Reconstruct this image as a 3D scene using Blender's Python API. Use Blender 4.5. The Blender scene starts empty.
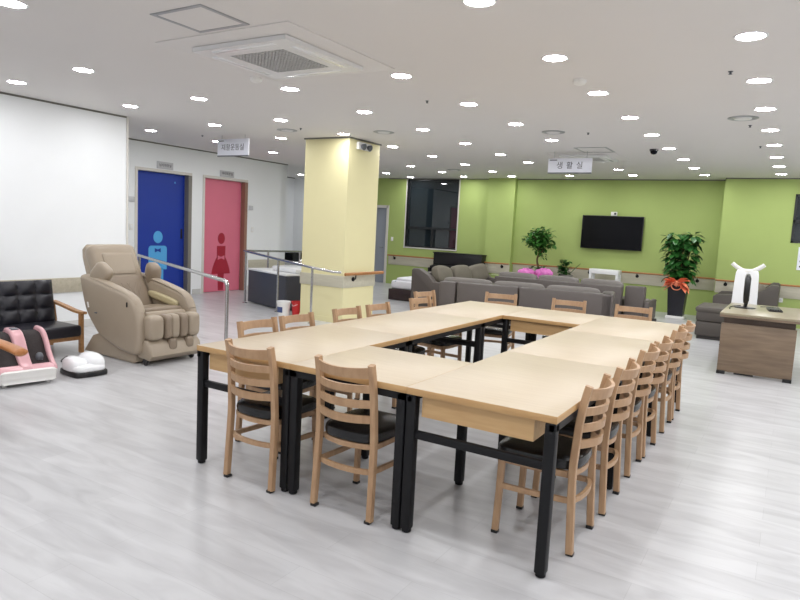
import bpy, bmesh, math, random
from mathutils import Vector, Matrix
random.seed(4)
PI = math.pi
S = bpy.context.scene
COL = S.collection

# ------------------------------------------------------------------ camera
cam_d = bpy.data.cameras.new('camera')
cam_d.sensor_width = 36.0
cam_d.lens = 641.3 / 800 * 36
cam_d.clip_start = 0.05
cam = bpy.data.objects.new('camera', cam_d)
COL.objects.link(cam)
PITCH, ROLL, YAW = .1115, -.0515, -.5456
def cam_axes(p, r, y):
    cp, sp, cr, sr, cy, sy = math.cos(p), math.sin(p), math.cos(r), math.sin(r), math.cos(y), math.sin(y)
    fw = Vector((sy*cp, cy*cp, -sp)); rt = Vector((cy, -sy, 0)); dn = fw.cross(rt)
    return cr*rt + sr*dn, -sr*rt + cr*dn, fw
rt, dn, fw = cam_axes(PITCH, ROLL, YAW)
up = -dn; bk = -fw
cam.matrix_world = Matrix(((rt.x, up.x, bk.x, 0), (rt.y, up.y, bk.y, 0), (rt.z, up.z, bk.z, 1.5), (0, 0, 0, 1)))
S.camera = cam

# ------------------------------------------------------------------ world (night outside) and exposure
w = bpy.data.worlds.new('night'); S.world = w; w.use_nodes = True
w.node_tree.nodes['Background'].inputs[0].default_value = (.035, .05, .06, 1)
w.node_tree.nodes['Background'].inputs[1].default_value = .5
S.view_settings.view_transform = 'Standard'
S.view_settings.look = 'None'
S.view_settings.gamma = 1
S.view_settings.use_curve_mapping = False
S.view_settings.exposure = 0.0
LAMP = 123.0          # radiance of each downlight lens
LAMP_COL = (.985, .99, 1.0, 1)
S.cycles.max_bounces = 8
S.cycles.diffuse_bounces = 5

# ------------------------------------------------------------------ materials
def lin(c):
    def f(v):
        v /= 255
        return v/12.92 if v <= .04045 else ((v+.055)/1.055)**2.4
    return (f(c[0]), f(c[1]), f(c[2]), 1)
def mat(name, rgb, rough=.5, metal=0, var=.04, scale=8, bump=0, bscale=60, spec=.5, coat=0):
    m = bpy.data.materials.new(name); m.use_nodes = True
    nt = m.node_tree; b = nt.nodes['Principled BSDF']
    b.inputs['Roughness'].default_value = rough; b.inputs['Metallic'].default_value = metal
    b.inputs['Specular IOR Level'].default_value = spec
    if coat: b.inputs['Coat Weight'].default_value = coat
    c = lin(rgb)
    tc = nt.nodes.new('ShaderNodeTexCoord')
    if var:
        n = nt.nodes.new('ShaderNodeTexNoise'); n.inputs['Scale'].default_value = scale; n.inputs['Detail'].default_value = 4
        nt.links.new(tc.outputs['Object'], n.inputs['Vector'])
        mx = nt.nodes.new('ShaderNodeMix'); mx.data_type = 'RGBA'
        mx.inputs[6].default_value = tuple(v*(1-var) for v in c[:3])+(1,)
        mx.inputs[7].default_value = tuple(min(1, v*(1+var)) for v in c[:3])+(1,)
        nt.links.new(n.outputs['Fac'], mx.inputs[0]); nt.links.new(mx.outputs[2], b.inputs['Base Color'])
    else:
        b.inputs['Base Color'].default_value = c
    if bump:
        n2 = nt.nodes.new('ShaderNodeTexNoise'); n2.inputs['Scale'].default_value = bscale; n2.inputs['Detail'].default_value = 3
        nt.links.new(tc.outputs['Object'], n2.inputs['Vector'])
        bp = nt.nodes.new('ShaderNodeBump'); bp.inputs['Strength'].default_value = bump; bp.inputs['Distance'].default_value = .01
        nt.links.new(n2.outputs['Fac'], bp.inputs['Height']); nt.links.new(bp.outputs['Normal'], b.inputs['Normal'])
    return m
def wood(name, c1, c2, rough=.45, stretch=(1, 14, 14), scale=2.0, coords='Object', contrast=(.3, .7)):
    m = bpy.data.materials.new(name); m.use_nodes = True
    nt = m.node_tree; b = nt.nodes['Principled BSDF']; b.inputs['Roughness'].default_value = rough
    tc = nt.nodes.new('ShaderNodeTexCoord'); mp = nt.nodes.new('ShaderNodeMapping'); mp.inputs['Scale'].default_value = stretch
    n = nt.nodes.new('ShaderNodeTexNoise'); n.inputs['Scale'].default_value = scale; n.inputs['Detail'].default_value = 6; n.inputs['Distortion'].default_value = .6
    r = nt.nodes.new('ShaderNodeValToRGB'); r.color_ramp.elements[0].position = contrast[0]; r.color_ramp.elements[1].position = contrast[1]
    r.color_ramp.elements[0].color = lin(c1); r.color_ramp.elements[1].color = lin(c2)
    nt.links.new(tc.outputs[coords], mp.inputs[0]); nt.links.new(mp.outputs[0], n.inputs['Vector'])
    nt.links.new(n.outputs['Fac'], r.inputs[0]); nt.links.new(r.outputs[0], b.inputs['Base Color'])
    return m
def floor_mat():
    m = bpy.data.materials.new('vinyl_plank_floor'); m.use_nodes = True
    nt = m.node_tree; b = nt.nodes['Principled BSDF']; b.inputs['Roughness'].default_value = .32
    b.inputs['Specular IOR Level'].default_value = .45
    tc = nt.nodes.new('ShaderNodeTexCoord')
    br = nt.nodes.new('ShaderNodeTexBrick'); br.inputs['Scale'].default_value = 1; br.offset = .37
    br.inputs['Brick Width'].default_value = 1.25; br.inputs['Row Height'].default_value = .19
    br.inputs['Mortar Size'].default_value = .0012; br.inputs['Mortar Smooth'].default_value = .2
    br.inputs['Color1'].default_value = lin((198, 198, 200)); br.inputs['Color2'].default_value = lin((190, 190, 192)); br.inputs['Mortar'].default_value = lin((178, 178, 180))
    nt.links.new(tc.outputs['Object'], br.inputs['Vector'])
    mp = nt.nodes.new('ShaderNodeMapping'); mp.inputs['Scale'].default_value = (1.3, 6, 1)
    n = nt.nodes.new('ShaderNodeTexNoise'); n.inputs['Scale'].default_value = 1.6; n.inputs['Detail'].default_value = 7; n.inputs['Distortion'].default_value = .8
    nt.links.new(tc.outputs['Object'], mp.inputs[0]); nt.links.new(mp.outputs[0], n.inputs['Vector'])
    r = nt.nodes.new('ShaderNodeValToRGB'); r.color_ramp.elements[0].position = .32; r.color_ramp.elements[1].position = .62
    r.color_ramp.elements[0].color = lin((224, 223, 224)); r.color_ramp.elements[1].color = lin((255, 255, 255))
    nt.links.new(n.outputs['Fac'], r.inputs[0])
    mx = nt.nodes.new('ShaderNodeMix'); mx.data_type = 'RGBA'; mx.blend_type = 'MULTIPLY'; mx.inputs[0].default_value = .75
    nt.links.new(br.outputs['Color'], mx.inputs[6]); nt.links.new(r.outputs[0], mx.inputs[7])
    nt.links.new(mx.outputs[2], b.inputs['Base Color'])
    return m
def emis(name, col, strength):
    m = bpy.data.materials.new(name); m.use_nodes = True
    nt = m.node_tree; nt.nodes.clear()
    e = nt.nodes.new('ShaderNodeEmission'); e.inputs[0].default_value = col; e.inputs[1].default_value = strength
    o = nt.nodes.new('ShaderNodeOutputMaterial'); nt.links.new(e.outputs[0], o.inputs[0])
    return m
M = dict(
    floor=floor_mat(),
    ceiling=mat('ceiling_paint', (222, 219, 217), .75, var=.015, scale=2),
    wall=mat('white_wallpaper', (240, 242, 244), .7, var=.02, scale=3, bump=.05, bscale=140),
    green=mat('green_wallpaper', (165, 183, 108), .7, var=.04, scale=3, bump=.05, bscale=140),
    column=mat('cream_wallpaper', (226, 218, 172), .7, var=.02, scale=3, bump=.05, bscale=140),
    base=mat('grey_baseboard', (205, 204, 202), .5),
    gap=mat('shadow_gap_trim', (120, 118, 112), .7),
    panel=wood('beige_crash_panel', (170, 162, 144), (186, 178, 160), .5, (1.5, 14, 14), 2),
    panelw=wood('pale_crash_panel', (186, 181, 163), (198, 193, 175), .5, (1.5, 14, 14), 2),
    rail=wood('orange_wood_rail', (150, 98, 52), (176, 122, 70), .4),
    steel=mat('brushed_steel', (190, 190, 190), .25, 1, .03, 30),
    laminate=wood('pale_laminate_top', (182, 166, 142), (189, 174, 150), .38, (2, 26, 26), 1.6),
    edge=wood('tan_edge_band', (182, 142, 94), (196, 158, 108), .4, (3, 3, 20), 2),
    drawer=wood('drawer_laminate', (192, 154, 106), (204, 168, 120), .4, (2, 20, 20), 2),
    black_metal=mat('black_powder_metal', (15, 15, 18), .5, 0, .05, 20, spec=.3),
    black_plastic=mat('black_plastic', (20, 20, 22), .35, 0, .05, 20),
    chair_wood=wood('beech_chair_wood', (166, 131, 98), (184, 150, 116), .45, (5, 5, 1.4), 6),
    sofa_vinyl=mat('blue_black_vinyl', (34, 34, 42), .33, 0, .1, 10, .12, 30),
    black_vinyl=mat('black_vinyl', (15, 15, 17), .26, 0, .1, 10, .12, 30),
    sofa=mat('taupe_sofa_leather', (90, 83, 80), .5, 0, .05, 6, .06, 90),
    sofa_r=mat('dim_lit_taupe_leather', (76, 70, 65), .5, 0, .05, 6, .06, 90),  # sofa leather darkened: dim light on the right-hand group painted into the colour
    sofa_rc=mat('dim_lit_taupe_cushion', (84, 78, 72), .65, 0, .05, 8, .1, 90),  # ottoman cushion, darkened for the same dim light
    sofa_c=mat('grey_cushion_fabric', (124, 119, 115), .7, 0, .06, 8, .1, 90),
    sofa_d=mat('dark_sofa_plinth', (50, 46, 44), .6),
    pillow=mat('olive_grey_pillow', (112, 106, 94), .8, 0, .1, 14, .1, 60),
    beige=mat('beige_massage_leather', (160, 146, 128), .38, 0, .04, 7, .06, 60),
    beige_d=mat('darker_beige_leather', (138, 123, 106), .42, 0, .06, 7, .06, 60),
    beige_y=mat('cream_lining', (186, 174, 138), .5, 0, .04, 8),
    beige_s=mat('beige_plastic_shell', (163, 149, 131), .35, 0, .03, 5),
    pink=mat('metallic_pink_plastic', (214, 166, 172), .3, .1, .03, 6),
    white_plastic=mat('white_plastic', (232, 231, 228), .32, 0, .02, 6),
    white_gloss=mat('white_gloss', (240, 241, 243), .2, 0, .01, 6),
    dark_mesh=mat('dark_massager_lining', (34, 24, 24), .7, 0, .2, 30, .3, 60),
    grey_part=mat('grey_nozzle', (92, 96, 102), .5),
    orange_wood=wood('orange_armrest_wood', (160, 98, 52), (190, 128, 76), .35, (1.4, 8, 8), 4),
    tan_wood=wood('tan_sofa_wood', (168, 120, 76), (196, 150, 104), .4, (1.4, 8, 8), 4),
    blue=mat('blue_door_paint', (22, 54, 156), .4, 0, .03, 3),
    sky=mat('light_blue_vinyl', (84, 168, 226), .45, 0, .02, 5),
    rose=mat('pink_door_paint', (222, 118, 142), .4, 0, .03, 3),
    crimson=mat('crimson_vinyl', (166, 26, 52), .45, 0, .03, 5),
    frame=mat('door_frame_paint', (214, 210, 204), .4, 0, .02, 4),
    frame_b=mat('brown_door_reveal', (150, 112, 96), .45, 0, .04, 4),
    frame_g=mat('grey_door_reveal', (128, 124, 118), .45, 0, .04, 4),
    plate=mat('metal_sign_plate', (196, 196, 200), .4, .1, .04, 12),
    ink=mat('dark_ink', (44, 44, 50), .6),
    sign=mat('white_sign_acrylic', (226, 228, 238), .3, 0, .01, 5),
    charcoal=mat('charcoal_cabinet', (68, 69, 78), .45, 0, .04, 6),
    grey_door=mat('grey_steel_door', (150, 156, 166), .45, 0, .03, 4),
    win_frame=mat('dark_window_frame', (34, 36, 38), .4),
    tv=mat('tv_screen_glass', (8, 9, 14), .2, 0, 0, spec=.15),
    leaf=mat('green_leaf', (58, 112, 42), .45, 0, .4, 9),
    leaf_d=mat('deep_green_leaf', (42, 94, 38), .4, 0, .45, 9),
    trunk=mat('brown_trunk', (104, 84, 56), .8, 0, .2, 20, .3, 40),
    soil=mat('dark_soil', (52, 40, 30), .9, 0, .2, 40, .4, 80),
    magenta=mat('pink_wrap_paper', (232, 128, 206), .5, 0, .08, 12),
    orange=mat('orange_ribbon', (244, 146, 110), .5, 0, .06, 12),
    pot_black=mat('black_pot', (28, 28, 36), .35, 0, .05, 8),
    pot_grey=mat('grey_pot', (120, 118, 112), .5, 0, .05, 8),
    desk=wood('brown_desk_wood', (108, 91, 74), (132, 113, 93), .45, (1.6, 1.6, 16), 1.6),
    desk_d=wood('dark_desk_trim', (70, 56, 46), (88, 72, 60), .45),
    desk_top=mat('glass_covered_desktop', (150, 140, 116), .33, 0, .04, 4),
    bed_base=mat('dark_brown_bed', (52, 38, 36), .5, 0, .08, 6),
    linen=mat('white_linen', (232, 232, 238), .8, 0, .03, 8, .2, 14),
    navy=mat('navy_print', (70, 84, 130), .8),
    chrome=mat('vent_metal', (170, 172, 174), .4, .4, .03, 12),
    grille=mat('air_conditioner_grille', (196, 196, 196), .5, 0, .02, 12),
    grille_b=mat('grille_backing', (140, 140, 140), .7),
    white_metal=mat('white_enamel', (222, 222, 222), .4, 0, .02, 6),
    red=mat('red_plastic', (196, 36, 40), .35, 0, .04, 8),
    lens=emis('downlight_lens', LAMP_COL, LAMP),
    green_glass=mat('greenish_table_top', (150, 168, 110), .15, 0, .05, 6),
)
def glass_mat():
    m = bpy.data.materials.new('night_window_glass'); m.use_nodes = True
    b = m.node_tree.nodes['Principled BSDF']
    b.inputs['Base Color'].default_value = (.016, .023, .028, 1); b.inputs['Roughness'].default_value = .015
    b.inputs['Specular IOR Level'].default_value = .9
    return m
M['glass'] = glass_mat()

# ------------------------------------------------------------------ mesh builder
def R3(rx=0, ry=0, rz=0):
    return Matrix.Rotation(rz, 3, 'Z') @ Matrix.Rotation(ry, 3, 'Y') @ Matrix.Rotation(rx, 3, 'X')
class MB:
    def __init__(s): s.bm = bmesh.new()
    def box(s, c, d, bev=0, rot=None, seg=2):
        bm = bmesh.new(); bmesh.ops.create_cube(bm, size=1)
        for v in bm.verts: v.co = Vector((v.co.x*d[0], v.co.y*d[1], v.co.z*d[2]))
        if bev: bmesh.ops.bevel(bm, geom=bm.edges[:], offset=min(bev, min(d)*.49), segments=seg, affect='EDGES', profile=.5)
        s._add(bm, c, rot); return s
    def bx(s, x0, x1, y0, y1, z0, z1, bev=0):
        return s.box(((x0+x1)/2, (y0+y1)/2, (z0+z1)/2), (abs(x1-x0), abs(y1-y0), abs(z1-z0)), bev)
    def _add(s, bm, c=(0, 0, 0), rot=None):
        for v in bm.verts:
            co = v.co.copy()
            if rot is not None: co = rot @ co
            v.co = co + Vector(c)
        me = bpy.data.meshes.new('tmp'); bm.to_mesh(me); bm.free()
        s.bm.from_mesh(me); bpy.data.meshes.remove(me)
    def rings(s, rings, closed=False, cap=True):
        vs = [[s.bm.verts.new(p) for p in r] for r in rings]
        n = len(vs[0]); rng = range(len(vs)) if closed else range(len(vs)-1)
        for i in rng:
            a, b = vs[i], vs[(i+1) % len(vs)]
            for k in range(n):
                s.bm.faces.new((a[k], a[(k+1) % n], b[(k+1) % n], b[k]))
        if cap and not closed:
            s.bm.faces.new(vs[0][::-1]); s.bm.faces.new(vs[-1])
        return s
    def sweep(s, pts, prof, upv=(0, 0, 1), closed=False):
        """prof: list of (a,b) in side/up frame, or a function of index"""
        pts = [Vector(p) for p in pts]; n = len(pts); rings = []; U = Vector(upv)
        for i, p in enumerate(pts):
            if closed: t = pts[(i+1) % n]-pts[i-1]
            else: t = pts[min(i+1, n-1)]-pts[max(i-1, 0)]
            t.normalize(); sd = t.cross(U)
            if sd.length < 1e-4: sd = t.cross(Vector((1, 0, 0)))
            sd.normalize(); u = sd.cross(t)
            pr = prof(i) if callable(prof) else prof
            rings.append([p+sd*a+u*b for a, b in pr])
        return s.rings(rings, closed)
    def tube(s, pts, r, seg=12, closed=False, upv=(0.013, 0.02, 1)):
        f = (lambda i: [((r(i))*math.cos(2*PI*k/seg), r(i)*math.sin(2*PI*k/seg)) for k in range(seg)]) if callable(r) else [(r*math.cos(2*PI*k/seg), r*math.sin(2*PI*k/seg)) for k in range(seg)]
        return s.sweep(pts, f, upv, closed)
    def lathe(s, prof, c=(0, 0, 0), seg=24, rot=None, cap=True):
        b = MB(); b.rings([[Vector((r*math.cos(2*PI*k/seg), r*math.sin(2*PI*k/seg), z)) for k in range(seg)] for r, z in prof], cap=cap)
        s._add(b.bm, c, rot); return s
    def prism(s, poly, d0, d1, plane='XZ', bev=0, seg=2):
        bm = bmesh.new()
        def P(a, b, d): return {'XZ': (a, d, b), 'YZ': (d, a, b), 'XY': (a, b, d)}[plane]
        v0 = [bm.verts.new(P(a, b, d0)) for a, b in poly]; v1 = [bm.verts.new(P(a, b, d1)) for a, b in poly]
        n = len(poly)
        f0 = bm.faces.new(v0); f1 = bm.faces.new(v1[::-1])
        for k in range(n): bm.faces.new((v0[k], v1[k], v1[(k+1) % n], v0[(k+1) % n]))
        bmesh.ops.recalc_face_normals(bm, faces=bm.faces[:])
        if bev:
            es = list({e for f in (f0, f1) for e in f.edges})
            bmesh.ops.bevel(bm, geom=es, offset=bev, segments=seg, affect='EDGES', profile=.5)
        s._add(bm); return s
    def se(s, c, r, e1=.4, e2=.4, rot=None, nu=20, nv=12, fn=None):
        """superellipsoid: rounded cushion"""
        def pw(v, e): return math.copysign(abs(v)**e, v)
        bm = bmesh.new(); rows = []
        for i in range(1, nv):
            v = -PI/2+PI*i/nv; row = []
            for k in range(nu):
                u = -PI+2*PI*k/nu
                p = Vector((r[0]*pw(math.cos(v), e1)*pw(math.cos(u), e2), r[1]*pw(math.cos(v), e1)*pw(math.sin(u), e2), r[2]*pw(math.sin(v), e1)))
                if fn: p = fn(p)
                row.append(bm.verts.new(p))
            rows.append(row)
        b_ = Vector((0, 0, -r[2])); t_ = Vector((0, 0, r[2]))
        if fn: b_, t_ = fn(b_), fn(t_)
        b_ = bm.verts.new(b_); t_ = bm.verts.new(t_)
        for i in range(len(rows)-1):
            for k in range(nu): bm.faces.new((rows[i][k], rows[i][(k+1) % nu], rows[i+1][(k+1) % nu], rows[i+1][k]))
        for k in range(nu):
            bm.faces.new((b_, rows[0][(k+1) % nu], rows[0][k])); bm.faces.new((t_, rows[-1][k], rows[-1][(k+1) % nu]))
        s._add(bm, c, rot); return s
    def build(s, name, m, parent=None, angle=35, loc=None, mats=None):
        bmesh.ops.recalc_face_normals(s.bm, faces=s.bm.faces[:])
        me = bpy.data.meshes.new(name); s.bm.to_mesh(me); s.bm.free()
        me.materials.append(M[m])
        if mats: me.materials.append(M[mats])
        for p in me.polygons: p.use_smooth = True
        me.set_sharp_from_angle(angle=math.radians(angle))
        o = bpy.data.objects.new(name, me); COL.objects.link(o)
        if parent is not None: o.parent = parent
        if loc: o.location = loc
        return o
def tag(o, label, cat, group=None, kind=None):
    if label: o['label'] = label
    if cat: o['category'] = cat
    if group: o['group'] = group
    if kind: o['kind'] = kind
    return o
def thing(name, loc, rz, label, cat, group=None):
    o = bpy.data.objects.new(name, None); COL.objects.link(o)
    o.location = loc; o.rotation_euler = (0, 0, rz); o.empty_display_size = .1
    return tag(o, label, cat, group)
def dup(root, loc, rz=None, label=None, group=None):
    r = root.copy(); COL.objects.link(r); r.location = loc
    if rz is not None: r.rotation_euler = (0, 0, rz)
    if label: r['label'] = label
    if group: r['group'] = group
    for ch in list(root.children):
        c = ch.copy(); COL.objects.link(c); c.parent = r
        for g in list(ch.children):
            d = g.copy(); COL.objects.link(d); d.parent = c
    return r
def struct(o): o['kind'] = 'structure'; return o
def text(name, body, size, m, loc, rot, parent, depth=.002, align='CENTER'):
    c = bpy.data.curves.new(name, 'FONT'); c.body = body; c.size = size; c.align_x = align; c.align_y = 'CENTER'; c.extrude = depth
    t = bpy.data.objects.new(name+'_curve', c); COL.objects.link(t)
    dg = bpy.context.evaluated_depsgraph_get(); dg.update()
    me = bpy.data.meshes.new_from_object(t.evaluated_get(dg)); me.materials.clear(); me.materials.append(M[m])
    bpy.data.objects.remove(t); bpy.data.curves.remove(c)
    o = bpy.data.objects.new(name, me); COL.objects.link(o); o.location = loc; o.rotation_euler = rot; o.parent = parent
    return o
def spline(pts, n=6):
    """Catmull-Rom through pts"""
    P = [Vector(p) for p in pts]; out = []
    for i in range(len(P)-1):
        a, b, c, d = P[max(i-1, 0)], P[i], P[i+1], P[min(i+2, len(P)-1)]
        for k in range(n):
            t = k/n
            out.append(.5*((2*b)+(c-a)*t+(2*a-5*b+4*c-d)*t*t+(3*b-a-3*c+d)*t**3))
    out.append(P[-1]); return out

# ------------------------------------------------------------------ room shell
C = 2.805
YB, YR, XL, XW = 14.62, 14.2, -9.99, -7.85
struct(MB().bx(-13.2, 3.4, -3.4, 15.4, -.12, 0).build('floor', 'floor'))
struct(MB().bx(-13.2, 3.4, -3.4, 15.4, C, C+.12).build('ceiling', 'ceiling'))
# white wall at the left, ends at a free corner
struct(MB().bx(XW-.2, XW, -3.2, 5.6, 0, C).build('wall_left', 'wall'))
struct(MB().bx(XW-.012, XW+.012, 5.585, 5.612, 0, C).build('trim_1', 'frame'))
struct(MB().bx(XW, XW+.012, -3.0, 5.6, 0, .1).build('baseboard_left', 'base'))
struct(MB().bx(XW-.005, XW+.006, -3.0, 5.6, C-.022, C).build('trim_2', 'gap'))
# wall with the two doors
B0, B1, P0, P1, DH = 7.33, 8.48, 8.85, 9.96, 2.29
wb = MB()
for y0, y1, z0, z1 in ((3.6, B0, 0, C), (B1, P0, 0, C), (P1, 11.24, 0, C), (B0, B1, DH, C), (P0, P1, DH, C)):
    wb.bx(XL-.22, XL, y0, y1, z0, z1)
wb.bx(-12.7, XL, 11.04, 11.24, 0, C)
struct(wb.build('wall_restroom', 'wall'))
struct(MB().bx(XL-.005, XL+.006, 5.0, 11.25, C-.022, C).build('trim_3', 'gap'))
bb = MB()
for y0, y1 in ((5.6, B0-.07), (B1+.1, P0-.07), (P1+.1, 11.24)): bb.bx(XL, XL+.012, y0, y1, 0, .1)
struct(bb.build('baseboard_restroom', 'base'))
struct(MB().bx(-12.9, -12.7, 11.0, YB+.2, 0, C).build('wall_corridor', 'wall'))
struct(MB().bx(-12.7, -12.69, 11.24, YB, C-.022, C).build('trim_4', 'gap'))
# green back wall, with a doorway and a window opening
W0, W1, WZ0, WZ1 = -8.82, -7.31, 1.02, 2.785
D0, D1, DZ = -10.35, -9.40, 2.05
struct(MB().bx(-12.7, D0-.3, YB, YB+.2, 0, C).build('wall_back_white', 'wall'))
g = MB()
for x0, x1, z0, z1 in ((D0-.3, D0, 0, C), (D0, D1, DZ, C), (D1, W0, 0, C), (W0, W1, 0, WZ0), (W0, W1, WZ1, C), (W1, -1.29, 0, C)):
    g.bx(x0, x1, YB, YB+.2, z0, z1)
struct(g.build('wall_back', 'green'))
struct(MB().bx(-6.44, -5.76, YB-.16, YB, 0, C).build('wall_pilaster', 'green'))
V0, V1, VZ0, VZ1 = -.085, 1.4, 1.6, 2.51
g = MB()
for x0, x1, z0, z1 in ((-1.29, V0, 0, C), (V0, V1, 0, VZ0), (V0, V1, VZ1, C), (V1, 3.2, 0, C)):
    g.bx(x0, x1, YR, YB+.2, z0, z1)
struct(g.build('wall_back_right', 'green'))
struct(MB().bx(-9.4, -1.29, YB-.006, YB, C-.022, C).build('trim_5', 'gap'))
struct(MB().bx(-1.29, 3.2, YR-.006, YR, C-.022, C).build('trim_6', 'gap'))
struct(MB().bx(3.0, 3.2, -3.2, YR, 0, C).build('wall_right', 'wall'))
struct(MB().bx(XW, 3.0, -3.2, -3.0, 0, C).build('wall_front', 'wall'))
# column
cx0, cx1, cy0, cy1 = -6.61, -5.777, 7.838, 8.66
struct(MB().bx(cx0, cx1, cy0, cy1, 0, C-.02).build('column', 'column'))
struct(MB().bx(cx0-.02, cx1+.02, cy0-.02, cy1+.02, C-.02, C).build('trim_7', 'gap'))
struct(MB().bx(cx0-.006, cx1+.006, cy0-.006, cy1+.006, 0, .08).build('baseboard_column', 'column'))

# windows
def window(name, x0, x1, z0, z1, y, trans, mulls, casing=True):
    f = MB(); t = .04
    f.bx(x0, x1, y, y+.08, z0, z0+t); f.bx(x0, x1, y, y+.08, z1-t, z1); f.bx(x0, x0+t, y, y+.08, z0, z1); f.bx(x1-t, x1, y, y+.08, z0, z1)
    f.bx(x0, x1, y, y+.08, trans-.03, trans+.03)
    for mx in mulls: f.bx(mx-.035, mx+.035, y-.01, y+.08, z0, trans)
    o = struct(f.build(name, 'win_frame'))
    MB().bx(x0+.02, x1-.02, y+.05, y+.06, z0+.02, z1-.02).build('pane', 'glass', o)
    if not casing: return o
    s = MB(); s.bx(x0-.03, x1+.03, y-.06, y, z0-.03, z0, .004); s.bx(x0-.03, x0, y-.05, y, z0, z1); s.bx(x1, x1+.03, y-.05, y, z0, z1)
    s.build('window_casing', 'frame', o)
    return o
window('window_1', W0, W1, WZ0, WZ1, YB+.04, 1.53, [-8.03])
window('window_2', V0, V1, VZ0, VZ1, YR-.01, 2.0, [.6], False)
# far grey door behind the column
d = struct(MB().bx(D0, D1, YB+.05, YB+.1, 0, DZ).build('door_3', 'grey_door'))
f = MB(); f.bx(D1-.03, D1+.04, YB-.015, YB+.06, 0, DZ+.04); f.bx(D0-.04, D0+.03, YB-.015, YB+.06, 0, DZ+.04); f.bx(D0, D1, YB-.015, YB+.06, DZ-.03, DZ+.04)
f.build('door_frame', 'frame', d)
MB().tube([(D1-.12, YB+.03, .95), (D1-.12, YB-.0, .95), (D1-.24, YB-.0, .95)], .01, 8).build('door_handle', 'steel', d)

# restroom doors ---------------------------------------------------
def rdoor(name, y0, y1, m, reveal):
    x = XL-.1
    d = struct(MB().bx(x-.04, x, y0+.004, y1-.034, .008, DH-.004).build(name, m))
    f = MB(); f.bx(XL-.1, XL+.012, y0-.05, y0+.002, 0, DH-.001); f.bx(XL-.1, XL+.013, y0-.05, y1+.05, DH-.0005, DH+.05)
    f.build('door_frame', 'frame', d)
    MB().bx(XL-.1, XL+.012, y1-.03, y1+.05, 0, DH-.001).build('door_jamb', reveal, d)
    return d
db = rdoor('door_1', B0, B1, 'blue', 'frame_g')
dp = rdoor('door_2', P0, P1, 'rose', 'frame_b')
XD = XL-.1
def circ(cy, cz, r, n=28, a0=0, a1=2*PI, sx=1, sz=1): return [(cy+r*sx*math.cos(a0+(a1-a0)*k/n), cz+r*sz*math.sin(a0+(a1-a0)*k/n)) for k in range(n)]
m_ = MB(); m_.prism(circ(7.85, 1.105, .102, sx=1.0, sz=1.1), XD, XD+.003, 'YZ')
def rrect(y0, y1, z0, z1, r, tops=True):
    p = [(y0, z0), (y1, z0)]
    p += [(y1-r+r*math.cos(a*PI/12), z1-r+r*math.sin(a*PI/12)) for a in range(0, 7)]
    p += [(y0+r-r*math.sin(a*PI/12), z1-r+r*math.cos(a*PI/12)) for a in range(0, 7)]
    return p
m_.prism(rrect(7.645, 8.05, .5, .945, .06), XD, XD+.003, 'YZ')
m_.prism(rrect(7.72, 7.975, .06, .52, .01), XD, XD+.003, 'YZ')
m_.build('man_pictogram', 'sky', db)['label'] = 'light blue man figure'
bow = [(7.78, .9), (7.845, .875), (7.91, .9), (7.91, .82), (7.845, .845), (7.78, .82)]
MB().prism(bow, XD+.003, XD+.005, 'YZ').build('bow_tie', 'blue', db)
MB().bx(XD, XD+.006, 8.36, 8.405, 1.08, 1.27, .002).build('door_handle', 'black_plastic', db)
MB().prism([(8.2, 2.12), (8.24, 2.12), (8.22, 2.16)], XD, XD+.003, 'YZ').build('door_sticker', 'sky', db)
m_ = MB(); yc = 9.40
m_.prism(circ(yc, 1.10, .1, sx=.95, sz=1.15), XD, XD+.003, 'YZ')
m_.prism([(yc-.11, .7), (yc+.11, .7), (yc+.115, .945), (yc-.115, .945)], XD, XD+.003, 'YZ')
m_.prism([(yc-.25, .37)]+[(yc+.25, .37)]+[(yc+.25-.14*(k/8)**1.6, .37+.35*k/8) for k in range(1, 9)]+[(yc-.25+.14*(k/8)**1.6, .37+.35*k/8) for k in range(8, 0, -1)], XD, XD+.003, 'YZ')
m_.prism([(yc-.07, .03), (yc+.07, .03), (yc+.085, .38), (yc-.085, .38)], XD, XD+.003, 'YZ')
m_.build('woman_pictogram', 'crimson', dp)['label'] = 'crimson woman figure'
z0 = .7; MB().prism([(yc-.09, z0+.05), (yc, z0+.02), (yc+.09, z0+.05), (yc+.09, z0-.04), (yc, z0-.01), (yc-.09, z0-.04)], XD+.003, XD+.005, 'YZ').build('bow_sash', 'rose', dp)
# plates over and beside the doors
def plate(y0, y1, z0, z1, label, txt=None, size=.07):
    t = thing('sign_plate', (XL, (y0+y1)/2, z0), 0, label, 'sign', 'restroom sign plates')
    h = z1-z0; wd = (y1-y0)/2
    MB().bx(0, .02, -wd, wd, 0, h, .003).build('plate', 'plate', t)
    if txt: text('lettering', txt, size, 'ink', (.0205, 0, h/2), (PI/2, 0, PI/2), t, .001)
    return t
plate(7.73, 8.08, 2.352, 2.48, 'grey sign plate on the wall above the blue door', '남자화장실', .06)
plate(9.23, 9.6, 2.352, 2.47, 'grey sign plate on the wall above the pink door', '여자화장실', .065)
plate(7.1, 7.27, 1.72, 1.81, 'small grey plate on the wall left of the blue door')
plate(10.05, 10.17, 1.72, 1.81, 'small grey plate on the wall right of the pink door')
def switch(loc, rz, label, w_=.07, h_=.11):
    t = thing('light_switch', loc, rz, label, 'switch')
    MB().box((0, -.006, 0), (w_, .012, h_), .003).build('switch_plate', 'white_plastic', t)
    MB().box((0, -.014, 0), (w_*.5, .008, h_*.55), .002).build('rocker', 'white_gloss', t)
    return t
switch((XL, 10.17, 1.30), PI/2, 'white light switch on the wall right of the pink door')
switch((XL, 7.2, 1.28), PI/2, 'white light switch on the wall left of the blue door')
switch((-9.22, YB, 1.2), 0, 'white light switch on the green wall left of the dark window')

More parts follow.
